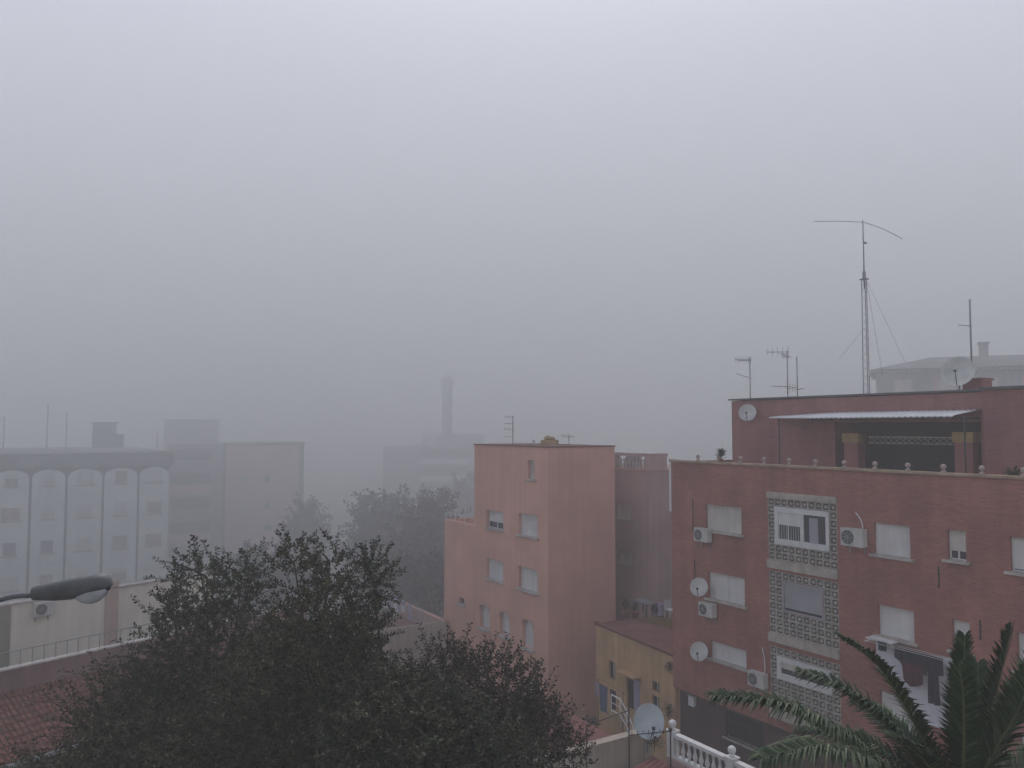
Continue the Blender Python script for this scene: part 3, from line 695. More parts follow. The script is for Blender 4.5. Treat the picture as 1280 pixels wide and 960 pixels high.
# things on the pink roof
u, _ = fp(641, 556, 1.5); aerial('roof_aerial', FP.w(u, 1.5, zt + .07), 1.75, [(-.08, (-1, .1, .03), .5, 3, .12, True), (-.5, (-1, .1, .05), .5, 4, .1, True), (-.82, (-1, .1, .0), .55, 3, .1, True), (-1.3, (-1, .2, .03), .55, 3, .1, False)], 'comb shaped aerial on the pink roof, above its left half', .03)
u, _ = fp(711, 556, 3.4); aerial('roof_aerial', FP.w(u, 3.4, zt + .07), .55, [(-.04, (-1, .3, .05), .45, 5, .15, True), (-.04, (1, .3, -.1), .3, 3, .12, True)], 'tiny low aerial on the pink roof beside the ochre chimney', .02)
u, _ = fp(687, 556, 2.2)
ch = root('chimney_pot', FP.w(u, 2.2, zt + .07), FP.a, 'short ochre chimney with rounded twin cowls on the pink roof', 'chimney')
MB().box(-.42, .42, -.35, .35, 0, .30).build('base', 'ochre_pot', ch)
MB().lathe([(.2, .303), (.24, .4), (.17, .5), (.02, .56)], (-.2, 0, 0), 10).lathe([(.18, .303), (.22, .38), (.15, .46), (.02, .52)], (.22, 0, 0), 10).build('cowl', 'ochre_pot', ch)
u, _ = fp(667, 556, 1.2)
vt = root('roof_vent', FP.w(u, 1.2, zt + .07), FP.a, 'small white vent cap on the edge of the pink roof', 'vent')
MB().lathe([(.07, 0), (.07, .22), (.03, .225)], (0, 0, 0), 10).build('pipe', 'white_paint', vt); MB().lathe([(.02, .226), (.16, .23), (.02, .33)], (0, 0, 0), 10).build('hood', 'white_paint', vt)

# ================================================================== YELLOW HOUSE between pink and brick
zY = on_z(843, 819, 6.8).z
p1 = on_z(745, 779, 6.8); p2 = on_z(844, 820, 6.8); FY = Frame((p1.x, p1.y), (p2.x - p1.x, p2.y - p1.y)); LY = (p2 - p1).length
YH = root('house', (p1.x, p1.y, 0), FY.a, 'low ochre house with red flat roof wedged between the pink and brick blocks', 'building')
def fy(px, py, v=0): return FY.uz(px, py, v)
def yrect(x0, y0, x1, y1): u0, z1 = fy(x0, y0); u1, _ = fy(x1, y1); _, z0 = fy(x0, y1); return (u0, u1, z0, z1)
y1_, y2_, y3_, y4_ = yrect(761, 825, 769, 847), yrect(783, 842, 800, 884), yrect(815, 850, 824, 862), yrect(815, 868, 824, 884)
m = MB().wall(0, LY, 0, 6.8, [y1_, y2_, y3_, y4_], 0, .2)
m.quad((0, 5, 0), (0, 0, 0), (0, 0, 6.8), (0, 5, 6.8)); m.quad((LY, 0, 0), (LY, 5, 0), (LY, 5, 6.8), (LY, 0, 6.8))
m.build('wall', 'yellow', YH)
MB().add([(0, -.06, 6.803), (LY, -.06, 6.803), (LY, 3.6, 6.803), (0, 2.2, 6.803), (0, -.06, 6.74), (LY, -.06, 6.74)], [(0, 1, 2, 3), (4, 5, 1, 0)]).box(-.02, LY, -.1, .1, 6.807, 6.88).build('roof', 'roof_red', YH)
for wr, dr in ((y1_, 0), (y3_, 0), (y4_, 0)): window(YH, *wr, drop=dr, frame='rust', sill=False)
dr = MB().box(y2_[0] + .004, y2_[0] + .1, .1, .15, y2_[2], y2_[3]).box(y2_[1] - .1, y2_[1] - .004, .1, .15, y2_[2], y2_[3]).box(y2_[0] + .1, y2_[1] - .1, .1, .15, y2_[3] - .1, y2_[3] - .004).build('door', 'rust', YH)
MB().box(y2_[0] + .1, y2_[0] + .42, .12, .14, y2_[2], y2_[3] - .1).build('leaf', 'void', dr); MB().box(y2_[0] + .42, y2_[1] - .1, .13, .15, y2_[2], y2_[3] - .1).build('curtain', 'lilac', dr)
MB().box(y2_[0] - .15, y2_[1] + .15, -.5, -.004, y2_[3] + .12, y2_[3] + .2).build('hood', 'yellow', YH)
def on_yroof(px, py): return on_z(px, py, 6.81)
p = on_yroof(822, 770); 
o = root('air_conditioner', p, FY.a + .3, 'lilac grey air conditioner standing on the red flat roof', 'air conditioner', 'air conditioner units on walls')
MB().box(-.34, .34, -.15, .15, .06, .68).build('casing', 'lilac', o); MB().box(-.3, -.2, -.15, .15, 0, .056).box(.2, .3, -.15, .15, 0, .056).build('feet', 'dark_metal', o); MB().add([(-.08 + .24 * math.cos(q * .314), -.154, .37 + .24 * math.sin(q * .314)) for q in range(20)], [tuple(range(20))]).build('fan', 'ac_fan', o)
p = on_yroof(806, 769); o = root('garden_table', p, FY.a, 'small dark table under white edge on the red flat roof', 'table')
MB().box(-.7, .7, -.4, .4, .72, .76).build('tabletop', 'steel', o)
for x in (-.6, .6):
    for y in (-.32, .32): MB().box(x - .025, x + .025, y - .025, y + .025, 0, .717).build('leg', 'dark_metal', o)
for px_, py_, lab, hh in ((781, 771, 'tall grey green potted plant at the left of the red flat roof', .9), (794, 772, 'dark low potted plant right of the taller one on the red flat roof', .55)):
    plant('potted_plant', on_yroof(px_, py_), hh, .34, 120, 'leaf', lab, pot=.2)
m = MB(); p = on_yroof(840, 771)
o = root('garden_chair', on_yroof(838, 772), .5, 'white plastic chair on the red flat roof by the brick wall', 'chair')
MB().box(-.24, .24, -.24, .24, .42, .45).build('seat', 'white_paint', o); MB().box(-.24, .24, .21, .25, .47, .9).build('backrest', 'white_paint', o)
for x in (-.21, .21):
    for y in (-.21, .21): MB().box(x - .02, x + .02, y - .02, y + .02, 0, .417).build('leg', 'white_paint', o)
# creeper at the corner of the ochre house
plant('climbing_plant', FY.w(LY - .3, -.12, fy(838, 832)[1] - .3), .7, .22, 140, 'leaf', 'dark creeper on the ochre wall beside the brick corner', pot=0, cat='plant', L=.12)
plant('climbing_plant', FY.w(LY - .05, -.35, fy(843, 893)[1] - .2), .9, .4, 200, 'leaf_red', 'straggly creeper on the lower corner of the ochre house', pot=0, cat='plant', L=.12)
# washing on the ochre house terrace and the white stair rail
p = at(744, 851, 36.5); lc = root('clothes_line', (p.x, p.y, p.z), FB.a, 'clothes line in front of the ochre house with blue washing', 'clothes line')
MB().tube([(0, 0, .0), (1.9, -.2, -.12)], .008, 4).tube([(0, .35, .02), (1.9, .15, -.1)], .008, 4).tube([(0, .15, -3), (0, .15, .06)], .02, 6).tube([(1.9, 0, -3), (1.9, 0, .0)], .02, 6).build('line', 'dark_metal', lc)
cloth(FBw := (Vector((p.x, p.y, p.z - .02)) + Vector((0.02, -.03, 0))), FB.a, .22, .62, 'lilac', 'lilac towel at the left end of the clothes line', 'towel', seed=12)
cloth(Vector((p.x, p.y, p.z - .03)) + FB.u * .28, FB.a - .1, .7, 1.15, 'cloth_blue', 'blue sheet on the clothes line in front of the ochre house', 'towel', seed=13)
cloth(Vector((p.x, p.y, p.z - .06)) + FB.u * 1.05, FB.a - .1, .45, .8, 'cloth_dark', 'dark cloth right of the blue sheet on the clothes line', 'towel', seed=14)
sr = root('stair_rail', at(764, 868, 33), 0, 'white tubular stair rail descending in front of the ochre house', 'railing')
m = MB(); o_ = at(764, 868, 33)
pts = [at(x, y, 33 - i * .35) - o_ for i, (x, y) in enumerate(((764, 868), (775, 874), (783, 888), (791, 908), (796, 920)))]
lo = [q + Vector((0, 0, -.62)) for q in pts]
m.tube(pts, .028, 6); m.tube(lo, .022, 6); m.tube([(a + b) / 2 for a, b in zip(pts, lo)], .016, 5)
for a, b in zip(pts, lo): m.tube([a, b - Vector((0, 0, .45))], .022, 6)
m.build('rail', 'white_paint', sr)

# ================================================================== FOREGROUND TERRACES (bottom centre)
q = at(788, 921, 26); FT = Frame((q.x, q.y), DR); zq = q.z
TH = root('house', (q.x, q.y, 0), FT.a, 'low beige house with a walled red terrace at the bottom of the picture', 'building')
m = MB().box(-9, .55, 0, .22, ground_z(24) - .3, zq).box(.552, .9, -.06, .3, ground_z(24) - .3, zq + .02)
vw = FT.uz(707, 950)
m.build('wall', 'beige', TH)
MB().box(vw[0] - .22, vw[0] + .22, -.012, -.003, vw[1] - .5, vw[1] + .28).build('vent_grille', 'sill', TH)
MB().box(-9, .9, .222, 6.5, zq - 1.2, zq - .75).build('terrace_floor', 'roof_red', TH)
MB().box(-9, .56, -.05, .27, zq + .003, zq + .06).build('coping', 'beige', TH)
# balustrade
q = at(838, 946, 25); FA = Frame((q.x, q.y), DB); zb0 = q.z
PT = root('terrace', (q.x, q.y, 0), FA.a, 'raised patio terrace with brownish wall below the white balustrade', 'terrace')
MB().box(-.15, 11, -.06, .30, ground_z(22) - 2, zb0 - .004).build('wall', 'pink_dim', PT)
MB().add([(.16, .31, ground_z(28) + .3), (11, .31, ground_z(28) + .3), (11, 7, ground_z(28) + .3), (.16, 7, ground_z(28) + .3)], [(0, 1, 2, 3)]).build('floor_tiles', 'roof_red', PT)
q2 = Frame.uz(FA, 912, 960); un = q2[0]
BA = root('balustrade', FA.w(0, .1, zb0 + .004), FA.a, 'white turned balustrade with ball topped posts on the patio edge', 'balustrade')
hb = .62
def newel(u):
    n_ = MB().box(u - .13, u + .13, -.13, .13, 0, hb + .12).box(u - .16, u + .16, -.16, .16, hb + .123, hb + .17).build('newel', 'white_paint', BA)
    m = MB().lathe([(.09, hb + .173), (.05, hb + .21), (.05, hb + .24)], (u, 0, 0), 12); m.ball((u, 0, hb + .35), .12); m.build('ball', 'white_paint', n_)
newel(0); newel(un); newel(2 * un); newel(3 * un)
MB().box(.133, 3 * un, -.10, .10, hb, hb + .10).build('handrail', 'white_paint', BA)
MB().box(.133, 3 * un, -.10, .10, 0, .07).build('plinth', 'white_paint', BA)
prof = [(.055, .07), (.055, .10), (.035, .13), (.065, .22), (.07, .28), (.04, .40), (.032, .48), (.05, .55), (.055, hb)]
b0 = None; nb = 9
for s_ in range(3):
    for i in range(nb):
        u = s_ * un + (i + .85) * un / (nb + .7)
        if b0 is None: b0 = MB().lathe(prof, (0, 0, 0), 10).build('baluster', 'white_paint', BA); b0.location = (u, 0, 0)
        else:
            c = b0.copy(); COL.objects.link(c); c.location = (u, 0, 0)
# red tiled low roof just under it
q = at(824, 978, 23.5)
rr = root('tiled_porch', (q.x, q.y, q.z), FA.a, 'small red tiled porch roof below the balustrade corner', 'porch roof')
m = MB()
for i in range(12): m.tube([(-1.2 + i * .2, -1.2, -.5), (-1.2 + i * .2, .9, .05)], .1, 8)
m.build('tiles', 'roof_red', rr)
for x in (-1.1, .9): MB().box(x - .06, x + .06, -1.0, -.88, ground_z(23) - q.z, -.56).build('post', 'beige', rr)
pl_ = MB().box(-.35, .35, -.3, .3, -1.3, -.1)
# big dish on the terrace
q = at(808, 901, 25.6)
dish(q, R(10), 'big pale blue oval satellite dish on the terrace in front of the ochre house', r=.50, tilt=16, mat='dish_blue', arm=True, post=.95)
# straggly dry plant beneath it
plant('dry_shrub', at(818, 938, 25.2), .5, .4, 160, 'leaf_red', 'dry straggly shrub under the big blue dish', pot=0, cat='plant', L=.12)
# iron posts and rail in front
q = at(786, 919, 22); fe = root('iron_fence', (q.x, q.y, q.z), 0, 'thin rusty iron posts with a spiked bar beside the big dish', 'fence')
zz = ground_z(22) - q.z
pa = [at(733, 906, 22) - q, at(786, 880, 22) - q, at(838, 914, 22) - q]
for p in pa: MB().tube([(p.x, p.y, zz), p], .022, 6).build('post', 'rust', fe)
m = MB().tube([at(786, 919, 22) - q, at(838, 914, 22) - q], .014, 5)
for i in range(7): p = at(790 + i * 7, 918.6 - i * .65, 22) - q; m.tube([p, p + Vector((0, 0, .09))], .009, 4)
m.ball(at(838, 912, 22) - q, .06); m.ball(at(829, 915, 22) - q, .04)
m.tube([at(733, 908, 22) - q, at(760, 897, 22) - q, at(786, 888, 22) - q], .012, 5)
m.build('bar', 'rust', fe)

# ================================================================== WHITE APARTMENT BUILDING (left, in fog)
q = at(210, 640, 73.7); FW = Frame((q.x, q.y), DR)
WB = root('apartment_building', (FW.o.x, FW.o.y, 0), FW.a, 'white apartment block with tall arched bays divided by dark strips, in fog at left', 'building')
def fw(px, py, v=0): return FW.uz(px, py, v)
zr1 = fw(100, 568)[1]; zr0 = fw(100, 583)[1]
us = [fw(x, 640)[0] for x in (210, 172, 128, 82, 37)]; st = (us[0] - us[4]) / 4; us += [us[4] - st * k for k in (1, 2, 3, 4)]
MB().box(us[-1], 0, .0, 26, -.3, zr0 - .1).build('wall', 'trim_far', WB)
MB().box(us[-1] - .2, .3, -.35, 26.2, zr0 - .097, zr1 + .1).build('roof_slab', 'trim_far', WB)
rowz = [fw(190, y)[1] for y in (595, 634, 674, 714, 754, 794)]
rnd = random.Random(5)
for i in range(len(us) - 1):
    b, a = us[i] - .10, us[i + 1] + .10
    if i == 0: b = us[0] - .02
    m = MB(); k = 10; c = (a + b) / 2; r = (b - a) / 2; zs = fw(190, 594)[1]; ah = .75
    m.box(a, b, -.22, -.004, -.3, zs)
    m.add([(c + r * math.cos(math.pi * j / k), -.22, zs + .002 + ah * math.sin(math.pi * j / k)) for j in range(k + 1)], [tuple(range(k + 1))])
    m.add([(c + (r - .0) * math.cos(math.pi * j / k), -.22, zs + .002 + ah * math.sin(math.pi * j / k)) for j in range(k + 1)] + [(c + r * math.cos(math.pi * j / k), -.004, zs + .002 + ah * math.sin(math.pi * j / k)) for j in range(k + 1)], [(j, j + 1, j + k + 2, j + k + 1) for j in range(k)])
    bay = m.build('bay', 'white_wall', WB)
    for zr in rowz:
        if zr < .5: continue
        wd = rnd.choice((.5, .62, .7)); dk = rnd.random()
        w = MB().box(c - wd, c + wd, -.25, -.223, zr - .55, zr + .55).build('window', 'white_paint', bay)
        MB().box(c - wd + .06, c + wd - .06, -.262, -.253, zr - .5, zr + (.5 if dk > .55 else .1)).build('pane', 'shutter' if dk < .5 else ('shutter_grey' if dk > .88 else 'sill'), w)
        MB().box(c - wd - .1, c + wd + .1, -.34, -.223, zr - .66, zr - .56).build('sill', 'sill', w)
# rooftop clutter of the white block
def wroof(px, v=3): u, _ = fw(px, 570, v); return FW.w(u, v, zr1 + .1)
st_ = root('roof_hut', wroof(131, 20), FW.a, 'grey stair hut on the white block\'s roof, blurred by fog', 'roof hut')
MB().box(-1.1, 1.1, 0, 2.5, 0, 2.7).box(1.103, 1.9, .3, 2.2, 0, 1.5).build('wall', 'grey_wall', st_); MB().box(-1.3, 1.3, -.2, 2.7, 2.703, 2.85).build('roof', 'dark_trim', st_)
for k, (px_, hh, lab) in enumerate(((58, 4.2, 'tallest of the foggy aerials on the white block'), (82, 3.4, 'foggy aerial on the white block between the tallest one and the roof hut'), (196, 1.6, 'short foggy aerial at the right end of the white block'), (4, 3.0, 'foggy aerial at the left picture edge on the white block'))):
    aerial('roof_aerial', wroof(px_, 14), hh * 1.1, [(-.2, (-1, .2, 0), 1.2, 5, .3, True), (-1.0, (1, -.2, 0), 1.0, 5, .3, False)], lab, .05)

# ================================================================== GREY AND ROSE BLOCK behind it
q = at(378, 600, 97); FG = Frame((q.x, q.y), (.97, .24))
GB = root('apartment_building', (FG.o.x, FG.o.y, 0), FG.a, 'faded rose apartment block with grey balcony wing, dim in the fog', 'building')
def fg(px, py, v=0): return FG.uz(px, py, v)
u0, z1 = fg(280, 557); ug = fg(208, 600)[0]; zg = fg(240, 555)[1]
MB().box(u0, 0, 0, 14, -.3, z1).build('wall', 'rose_wall', GB)
MB().box(u0 - .15, .2, -.2, 14.2, z1 + .003, z1 + .25).box(-.45, .15, -.15, -.004, -.3, z1).box(u0 - .1, u0 + .25, -.12, -.004, -.3, z1 - .003).build('frame_strip', 'dark_trim', GB)
wg = MB().box(ug, u0 - .003, .6, 13, -.3, zg).build('balcony_wing', 'grey_wall', GB)
for k in range(6):
    zz = fg(240, 575 + 30.5 * k)[1]
    m = MB().box(ug + .3, u0 - 1.4, -.5, .595, zz - 1.05, zz - .1).build('balcony', 'rose_wall' if k % 2 else 'grey_wall', wg)
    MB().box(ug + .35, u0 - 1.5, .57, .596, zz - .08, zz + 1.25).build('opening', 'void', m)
for y in (598, 632, 660):
    u, zz = fg(334, y); w = MB().box(u - .35, u + .35, -.04, -.004, zz - .45, zz + .45).build('window', 'sill', GB); MB().box(u - .28, u + .28, -.05, -.043, zz - .38, zz + .38).build('pane', 'glass', w)
    for px_ in (305, 360):
        u, zz = fg(px_, y); w = MB().box(u - .5, u + .5, -.04, -.004, zz - .45, zz + .45).build('window', 'rose_wall', GB); MB().box(u - .42, u + .42, -.05, -.043, zz - .38, zz + .38).build('pane', 'sill', w)
q = at(205, 540, 108); tw = root('stair_tower', (q.x, q.y, 0), .2, 'square grey tower rising above the rose block, barely visible in fog', 'tower')
tz = at(205, 527, 108).z; tx = (262 - 205) * 108 / F
MB().box(0, tx, 0, 6, -.3, tz).build('wall', 'grey_wall', tw); MB().box(-.15, tx + .15, -.15, 6.1, tz + .003, tz + .3).build('roof_edge', 'dark_trim', tw); MB().tube([(tx - .2, .3, tz + .3), (tx - .2, .3, tz + 1.0)], .05, 5).build('pole', 'mast', tw)

# ================================================================== TOWER BLOCK in the middle, deep in fog
q = at(477, 560, 116); TB = root('apartment_building', (q.x, q.y, 0), .08, 'stepped grey building faintly seen through the fog behind the trees', 'building')
k_ = 116 / F
def tzz(y): return at(500, y, 116).z
def bx_(x0, x1, y, v0, v1, mat, name, z0=-.3): return MB().box((x0 - 477) * k_, (x1 - 477) * k_, v0, v1, z0, tzz(y)).build(name, mat, TB)
bx_(477, 516, 559, 3, 14, 'grey_wall', 'left_wing'); mw = bx_(516, 592, 557, 0, 12, 'grey_wall', 'wall'); bx_(527, 606, 543, 2, 11, 'grey_wall', 'top_storey', tzz(557) + .01); bx_(531, 545, 539, 1, 3, 'white_wall', 'roof_box', tzz(557) + .01)
for k in range(5):
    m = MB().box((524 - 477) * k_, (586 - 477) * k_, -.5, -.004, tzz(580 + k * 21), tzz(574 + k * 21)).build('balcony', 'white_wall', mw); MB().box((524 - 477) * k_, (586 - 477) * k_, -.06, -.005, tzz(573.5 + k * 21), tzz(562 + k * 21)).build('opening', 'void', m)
q = at(559, 545, 114.5); ct = root('chimney_tower', (q.x, q.y, q.z - .2), 0, 'slender tower with a wider cap rising out of the fog', 'tower')
hh = at(559, 480, 114.5).z - q.z + .2
MB().box(-.68, .68, -.68, .68, 0, hh).build('shaft', 'grey_wall', ct)
MB().box(-.95, .95, -.9, .9, hh + .003, hh + .75).build('cap', 'grey_wall', ct); MB().box(-.4, .4, -.4, .4, hh + .753, hh + 1.2).build('finial', 'grey_wall', ct); MB().box(.1, .6, -.74, -.683, .3, hh - .8).build('slot', 'dark_trim', ct)

# ================================================================== WHITE HIP ROOFED BUILDING behind the brick block
q = at(1097, 490, 66); FK = Frame((q.x, q.y), (.907, -.40))
KB = root('house', (FK.o.x, FK.o.y, 0), FK.a, 'pale hip roofed building in fog behind the brick penthouse', 'building')
ze = FK.uz(1100, 466)[1]; zrf = FK.uz(1150, 449, 4)[1]; Lk = 20
MB().box(0, Lk, 0, 10, -.3, ze).build('wall', 'hazy_wall', KB)
e = .5
MB().add([(-e, -e, ze + .25), (Lk + e, -e, ze + .25), (Lk + e, 10 + e, ze + .25), (-e, 10 + e, ze + .25), (4.2, 5, zrf + .2), (Lk - 4.2, 5, zrf + .2)], [(0, 1, 5, 4), (1, 2, 5), (2, 3, 4, 5), (3, 0, 4), (3, 2, 1, 0)]).build('roof', 'hip_roof', KB)
MB().box(-.35, Lk + .35, -.35, 10.3, ze + .003, ze + .24).build('cornice', 'sill', KB)
for i in range(6):
    a = 1.2 + i * 3.0; w = MB().box(a, a + 1.5, -.06, -.004, ze - 2.0, ze - .5).build('window', 'rose_wall' if i % 2 else 'sill', KB); MB().box(a + .12, a + 1.38, -.075, -.063, ze - 1.9, ze - .6).build('shutter', 'shutter_cream', w)
MB().box(7.6, 8.2, 1.5, 2.2, zrf - 1.2, zrf + .9).box(7.5, 8.3, 1.4, 2.3, zrf + .903, zrf + 1.05).build('chimney', 'hazy_wall', KB)

# ================================================================== CREAM HOUSE, PARAPET AND TILED ROOF (lower left)
DC = (.605, .796)
q = at(60, 790, 40); FC = Frame((q.x, q.y), DC)
CB = root('house', (FC.o.x, FC.o.y, 0), FC.a, 'cream rendered house with one salmon pilaster behind the street lamp', 'building')
zc1 = FC.uz(60, 749)[1]; 
MB().box(-9, 9, 0, .3, -.3, zc1).box(-9, 9, 7.7, 8, -.3, zc1 - 4.2).box(-9, -8.7, .303, 7.697, -.3, zc1 - 4.2).box(8.7, 9, .303, 7.697, -.3, zc1 - 4.2).build('wall', 'cream', CB)
MB().add([(-9.1, .05, zc1 - .02), (9.1, .05, zc1 - .02), (9.1, 8.2, zc1 - 4.1), (-9.1, 8.2, zc1 - 4.1)], [(0, 1, 2, 3)]).build('roof', 'tile', CB)
a = FC.uz(130, 790)[0]; b = FC.uz(146, 790)[0]; MB().box(a, b, -.10, -.003, -.3, zc1 + .42).build('pilaster', 'pilaster', CB)
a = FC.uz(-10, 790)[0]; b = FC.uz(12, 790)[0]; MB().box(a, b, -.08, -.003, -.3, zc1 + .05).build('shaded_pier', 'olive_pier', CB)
MB().box(-9, 9.1, -.10, .36, zc1 + .003, zc1 + .10).build('coping', 'sill', CB)
ac_unit(FC, 52, 760, 0, 'air conditioner on the cream wall just below the street lamp', w=.9, h=.66)
q = at(0, 840, 30); FR = Frame((q.x, q.y), DC); zr = q.z
TR = root('tiled_house', (FR.o.x, FR.o.y, 0), FR.a, 'house with red clay tiled lean-to roof under a brick parapet at lower left', 'building')
MB().box(-6, 14, 0, .25, zr - 4, zr).build('parapet_wall', 'parapet_red', TR); MB().box(-6, 14, -.05, .3, zr + .003, zr + .06).build('coping', 'sill', TR)
MB().box(-6, 14, .255, 6, zr - 3.6, zr - 3.2).build('terrace_floor', 'roof_red', TR)
rt = zr - .82; ev = FR.uz(0, 957)[1]
# eave: choose the run so that the eave passes through the photographed line
best = None
for k in range(60):
    run = 1.5 + k * .05; ez = rt - run * .42; zq_ = FR.uz(0, 957, -run)[1]
    if best is None or abs(zq_ - ez) < best[0]: best = (abs(zq_ - ez), run, ez)
run, ez = best[1], best[2]
m = MB(); nt_ = int(20 / .19); nr = max(4, int(run / .32))
for i in range(nt_):
    u = -6 + i * .19
    for j in range(nr):
        y0 = -run * (j + 1) / nr - .03; y1 = -run * j / nr; z0_ = rt + (ez - rt) * (j + 1) / nr; z1_ = rt + (ez - rt) * j / nr; k = 5; vs_ = []
        jt = random.uniform(-.008, .008)
        for t_, (yy, zz, r) in enumerate(((y0, z0_ + .025, .078), (y1, z1_, .062))):
            for q_ in range(k + 1): an = math.pi * q_ / k; vs_.append((u + jt + r * math.cos(an), yy, zz + r * .9 * math.sin(an)))
        m.add(vs_, [(q_, q_ + 1, k + 2 + q_, k + 1 + q_) for q_ in range(k)] + [tuple(range(k, -1, -1))], False)
rf = m.build('roof', 'tile', TR)
MB().add([(-6.1, -run - .02, ez - .02), (14, -run - .02, ez - .02), (14, 0, rt - .02), (-6.1, 0, rt - .02)], [(0, 1, 2, 3)]).build('roof_underlay', 'roof_red', TR)
MB().box(-6.1, 14, -run - .16, -run - .03, ez - .14, ez - .03).build('gutter', 'steel', TR)
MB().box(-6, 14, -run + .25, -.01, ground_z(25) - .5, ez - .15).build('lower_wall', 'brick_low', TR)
# terrace railing
RL = root('terrace_railing', FR.w(-6, .12, zr + .06), FR.a, 'thin metal railing along the brick parapet above the tiled roof', 'railing')
m = MB()
p0 = None; hr = .55; nsp = 48
for i in range(nsp):
    if p0 is None: p0 = MB().box(-.011, .011, -.011, .011, 0, hr).build('post', 'steel', RL); p0.location = (i * .42, 0, 0)
    else: c = p0.copy(); COL.objects.link(c); c.location = (i * .42, 0, 0)
MB().box(0, 19.8, -.018, .018, hr + .002, hr + .035).build('handrail', 'steel', RL)

# ================================================================== STREET LAMP (left, close)
YL = 7.8
hd = at(42, 742, YL); tip = at(139, 731, YL); a0 = at(0, 750, YL); 
SL = root('street_lamp', (a0.x - .75, YL, ground_z(YL)), 0, 'grey cobra head street lamp reaching in from the left edge', 'street lamp')
gz = ground_z(YL); ox = a0.x - .75
def sl(p): return Vector((p.x - ox, p.y - YL, p.z - gz))
pole_top = a0.z - gz - .45
MB().tube([(0, 0, 0), (0, 0, pole_top)], .075, 12, .045).box(-.12, .12, -.12, .12, 0, .5).build('pole', 'lamp', SL)
MB().tube([(0, 0, pole_top - .02)] + bez((0, 0, pole_top), (.15, 0, pole_top + .38), sl(a0), 6) + bez(sl(a0), sl(at(20, 743, YL)), sl(hd) + Vector((.03, 0, -.02)), 5)[1:], .024, 10).build('arm', 'lamp', SL)
# housing: cross-sections along its length
A = sl(hd); B = sl(tip); ax = (B - A); Lh = ax.length; ax.normalize(); upv = Vector((-ax.z, 0, ax.x)); sd = Vector((0, 1, 0))
secs = [(0, .05, .050, -.045), (.012, .07, .068, -.062), (.30, .10, .092, -.090), (.52, .125, .108, -.094), (.68, .13, .118, -.066), (.84, .122, .122, -.042), (.94, .10, .112, -.028), (.985, .06, .07, -.02), (1.0, .02, .02, -.01)]
m = MB(); vs_ = []; fs_ = []; k = 16
for t, wd, hu, hl in secs:
    for q in range(k):
        an = 2 * math.pi * q / k; c, s_ = math.cos(an), math.sin(an)
        e1 = abs(c) ** .7 * (1 if c > 0 else -1)
        vs_.append(A + ax * (Lh * t) + sd * (wd * e1) + upv * (s_ * hu if s_ > 0 else -s_ * hl))
for i in range(len(secs) - 1):
    for q in range(k): a, b = i * k + q, i * k + (q + 1) % k; fs_.append((a, b, b + k, a + k))
fs_ += [tuple(range(k)), tuple(range(len(vs_) - k, len(vs_)))]
HS = m.add(vs_, fs_, True).build('housing', 'lamp', SL)
m = MB(); vs_ = []; fs_ = []; nl = 8
for i in range(nl + 1):
    t = .53 + .43 * i / nl; q_ = math.sin(math.pi * min(1, max(0, (i + .15) / (nl + .3)))) ** .55
    for j in range(9):
        an = math.pi * j / 8; vs_.append(A + ax * (Lh * t) + sd * (.105 * math.cos(an) * (.35 + .65 * q_)) - upv * (.035 + .010 * (1 - i / nl) + .125 * q_ * math.sin(an) - .012 * i / nl))
for i in range(nl):
    for j in range(8): a = i * 9 + j; fs_.append((a, a + 1, a + 10, a + 9))
m.add(vs_, fs_, True).build('lamp_bowl', 'lens', SL)

# ================================================================== LAUNDRY TERRACE HOUSE in front of the pink block
uc = fp(562, 700)[0]; q = FP.w(uc, -.12, 0); zt_ = at(565, 776, q.y).z
LH = root('house', (q.x, q.y, 0), FP.a, 'low beige house with a roof terrace at the foot of the pink block', 'building')
LT = 8.5
# local frame: u to the right along FP, v away.  wall B runs towards the camera side (-v), wall A runs left (-u)
MB().box(-.2, 0, -9, -.0, -.3, zt_).box(.002, 7, -9, -8.8, -.3, zt_ - .3).build('wall', 'beige', LH)
MB().box(-LT, -.203, -9, -.0, -.3, zt_ - 1.0).build('terrace_block', 'cope', LH)
MB().box(-LT, -.203, -.2, 0, zt_ - 1.0, zt_ - .1).build('back_parapet', 'pink_dim', LH)
MB().box(-LT, .05, -.25, .05, zt_ - .097, zt_ - .0).build('coping', 'trim_pink', LH)
wz = zt_ + .35
ln = root('clothes_line', FP.w(uc - LT + .2, -1.4, zt_ - 1.0), FP.a, 'clothes line with pale washing on the beige roof terrace behind the tree', 'clothes line')
MB().tube([(0, 0, 1.9), (LT - 1.2, 0, 1.6)], .012, 4).tube([(0, 0, 0), (0, 0, 1.95)], .03, 6).tube([(LT - 1.2, 0, 0), (LT - 1.2, 0, 1.65)], .03, 6).build('line', 'steel', ln)
for i, (du, wd, hh, mt, lab) in enumerate(((.6, .8, 1.2, 'sheet', 'white sheet leftmost on the roof terrace clothes line'), (1.7, .55, .9, 'lilac', 'lilac shirt beside the white sheet on the roof terrace line'), (2.6, .8, 1.0, 'cloth_sky', 'pale blue towel in the middle of the roof terrace line'), (3.8, .5, .8, 'sheet', 'small white cloth right of the pale blue towel on the terrace line'), (5.0, .5, 1.1, 'lilac', 'lilac cloth hanging at the right end of the terrace line'))):
    cloth(FP.w(uc - LT + .2 + du, -1.4, zt_ - 1.0 + 1.88 - du * .045), FP.a, wd, hh, mt, lab, 'towel', seed=20 + i)
aw = MB(); p = FP.w(uc - 3.2, -2.4, zt_ - 1.0)
o = root('beach_umbrella', p, 0, 'closed white parasol standing on the beige roof terrace', 'parasol')
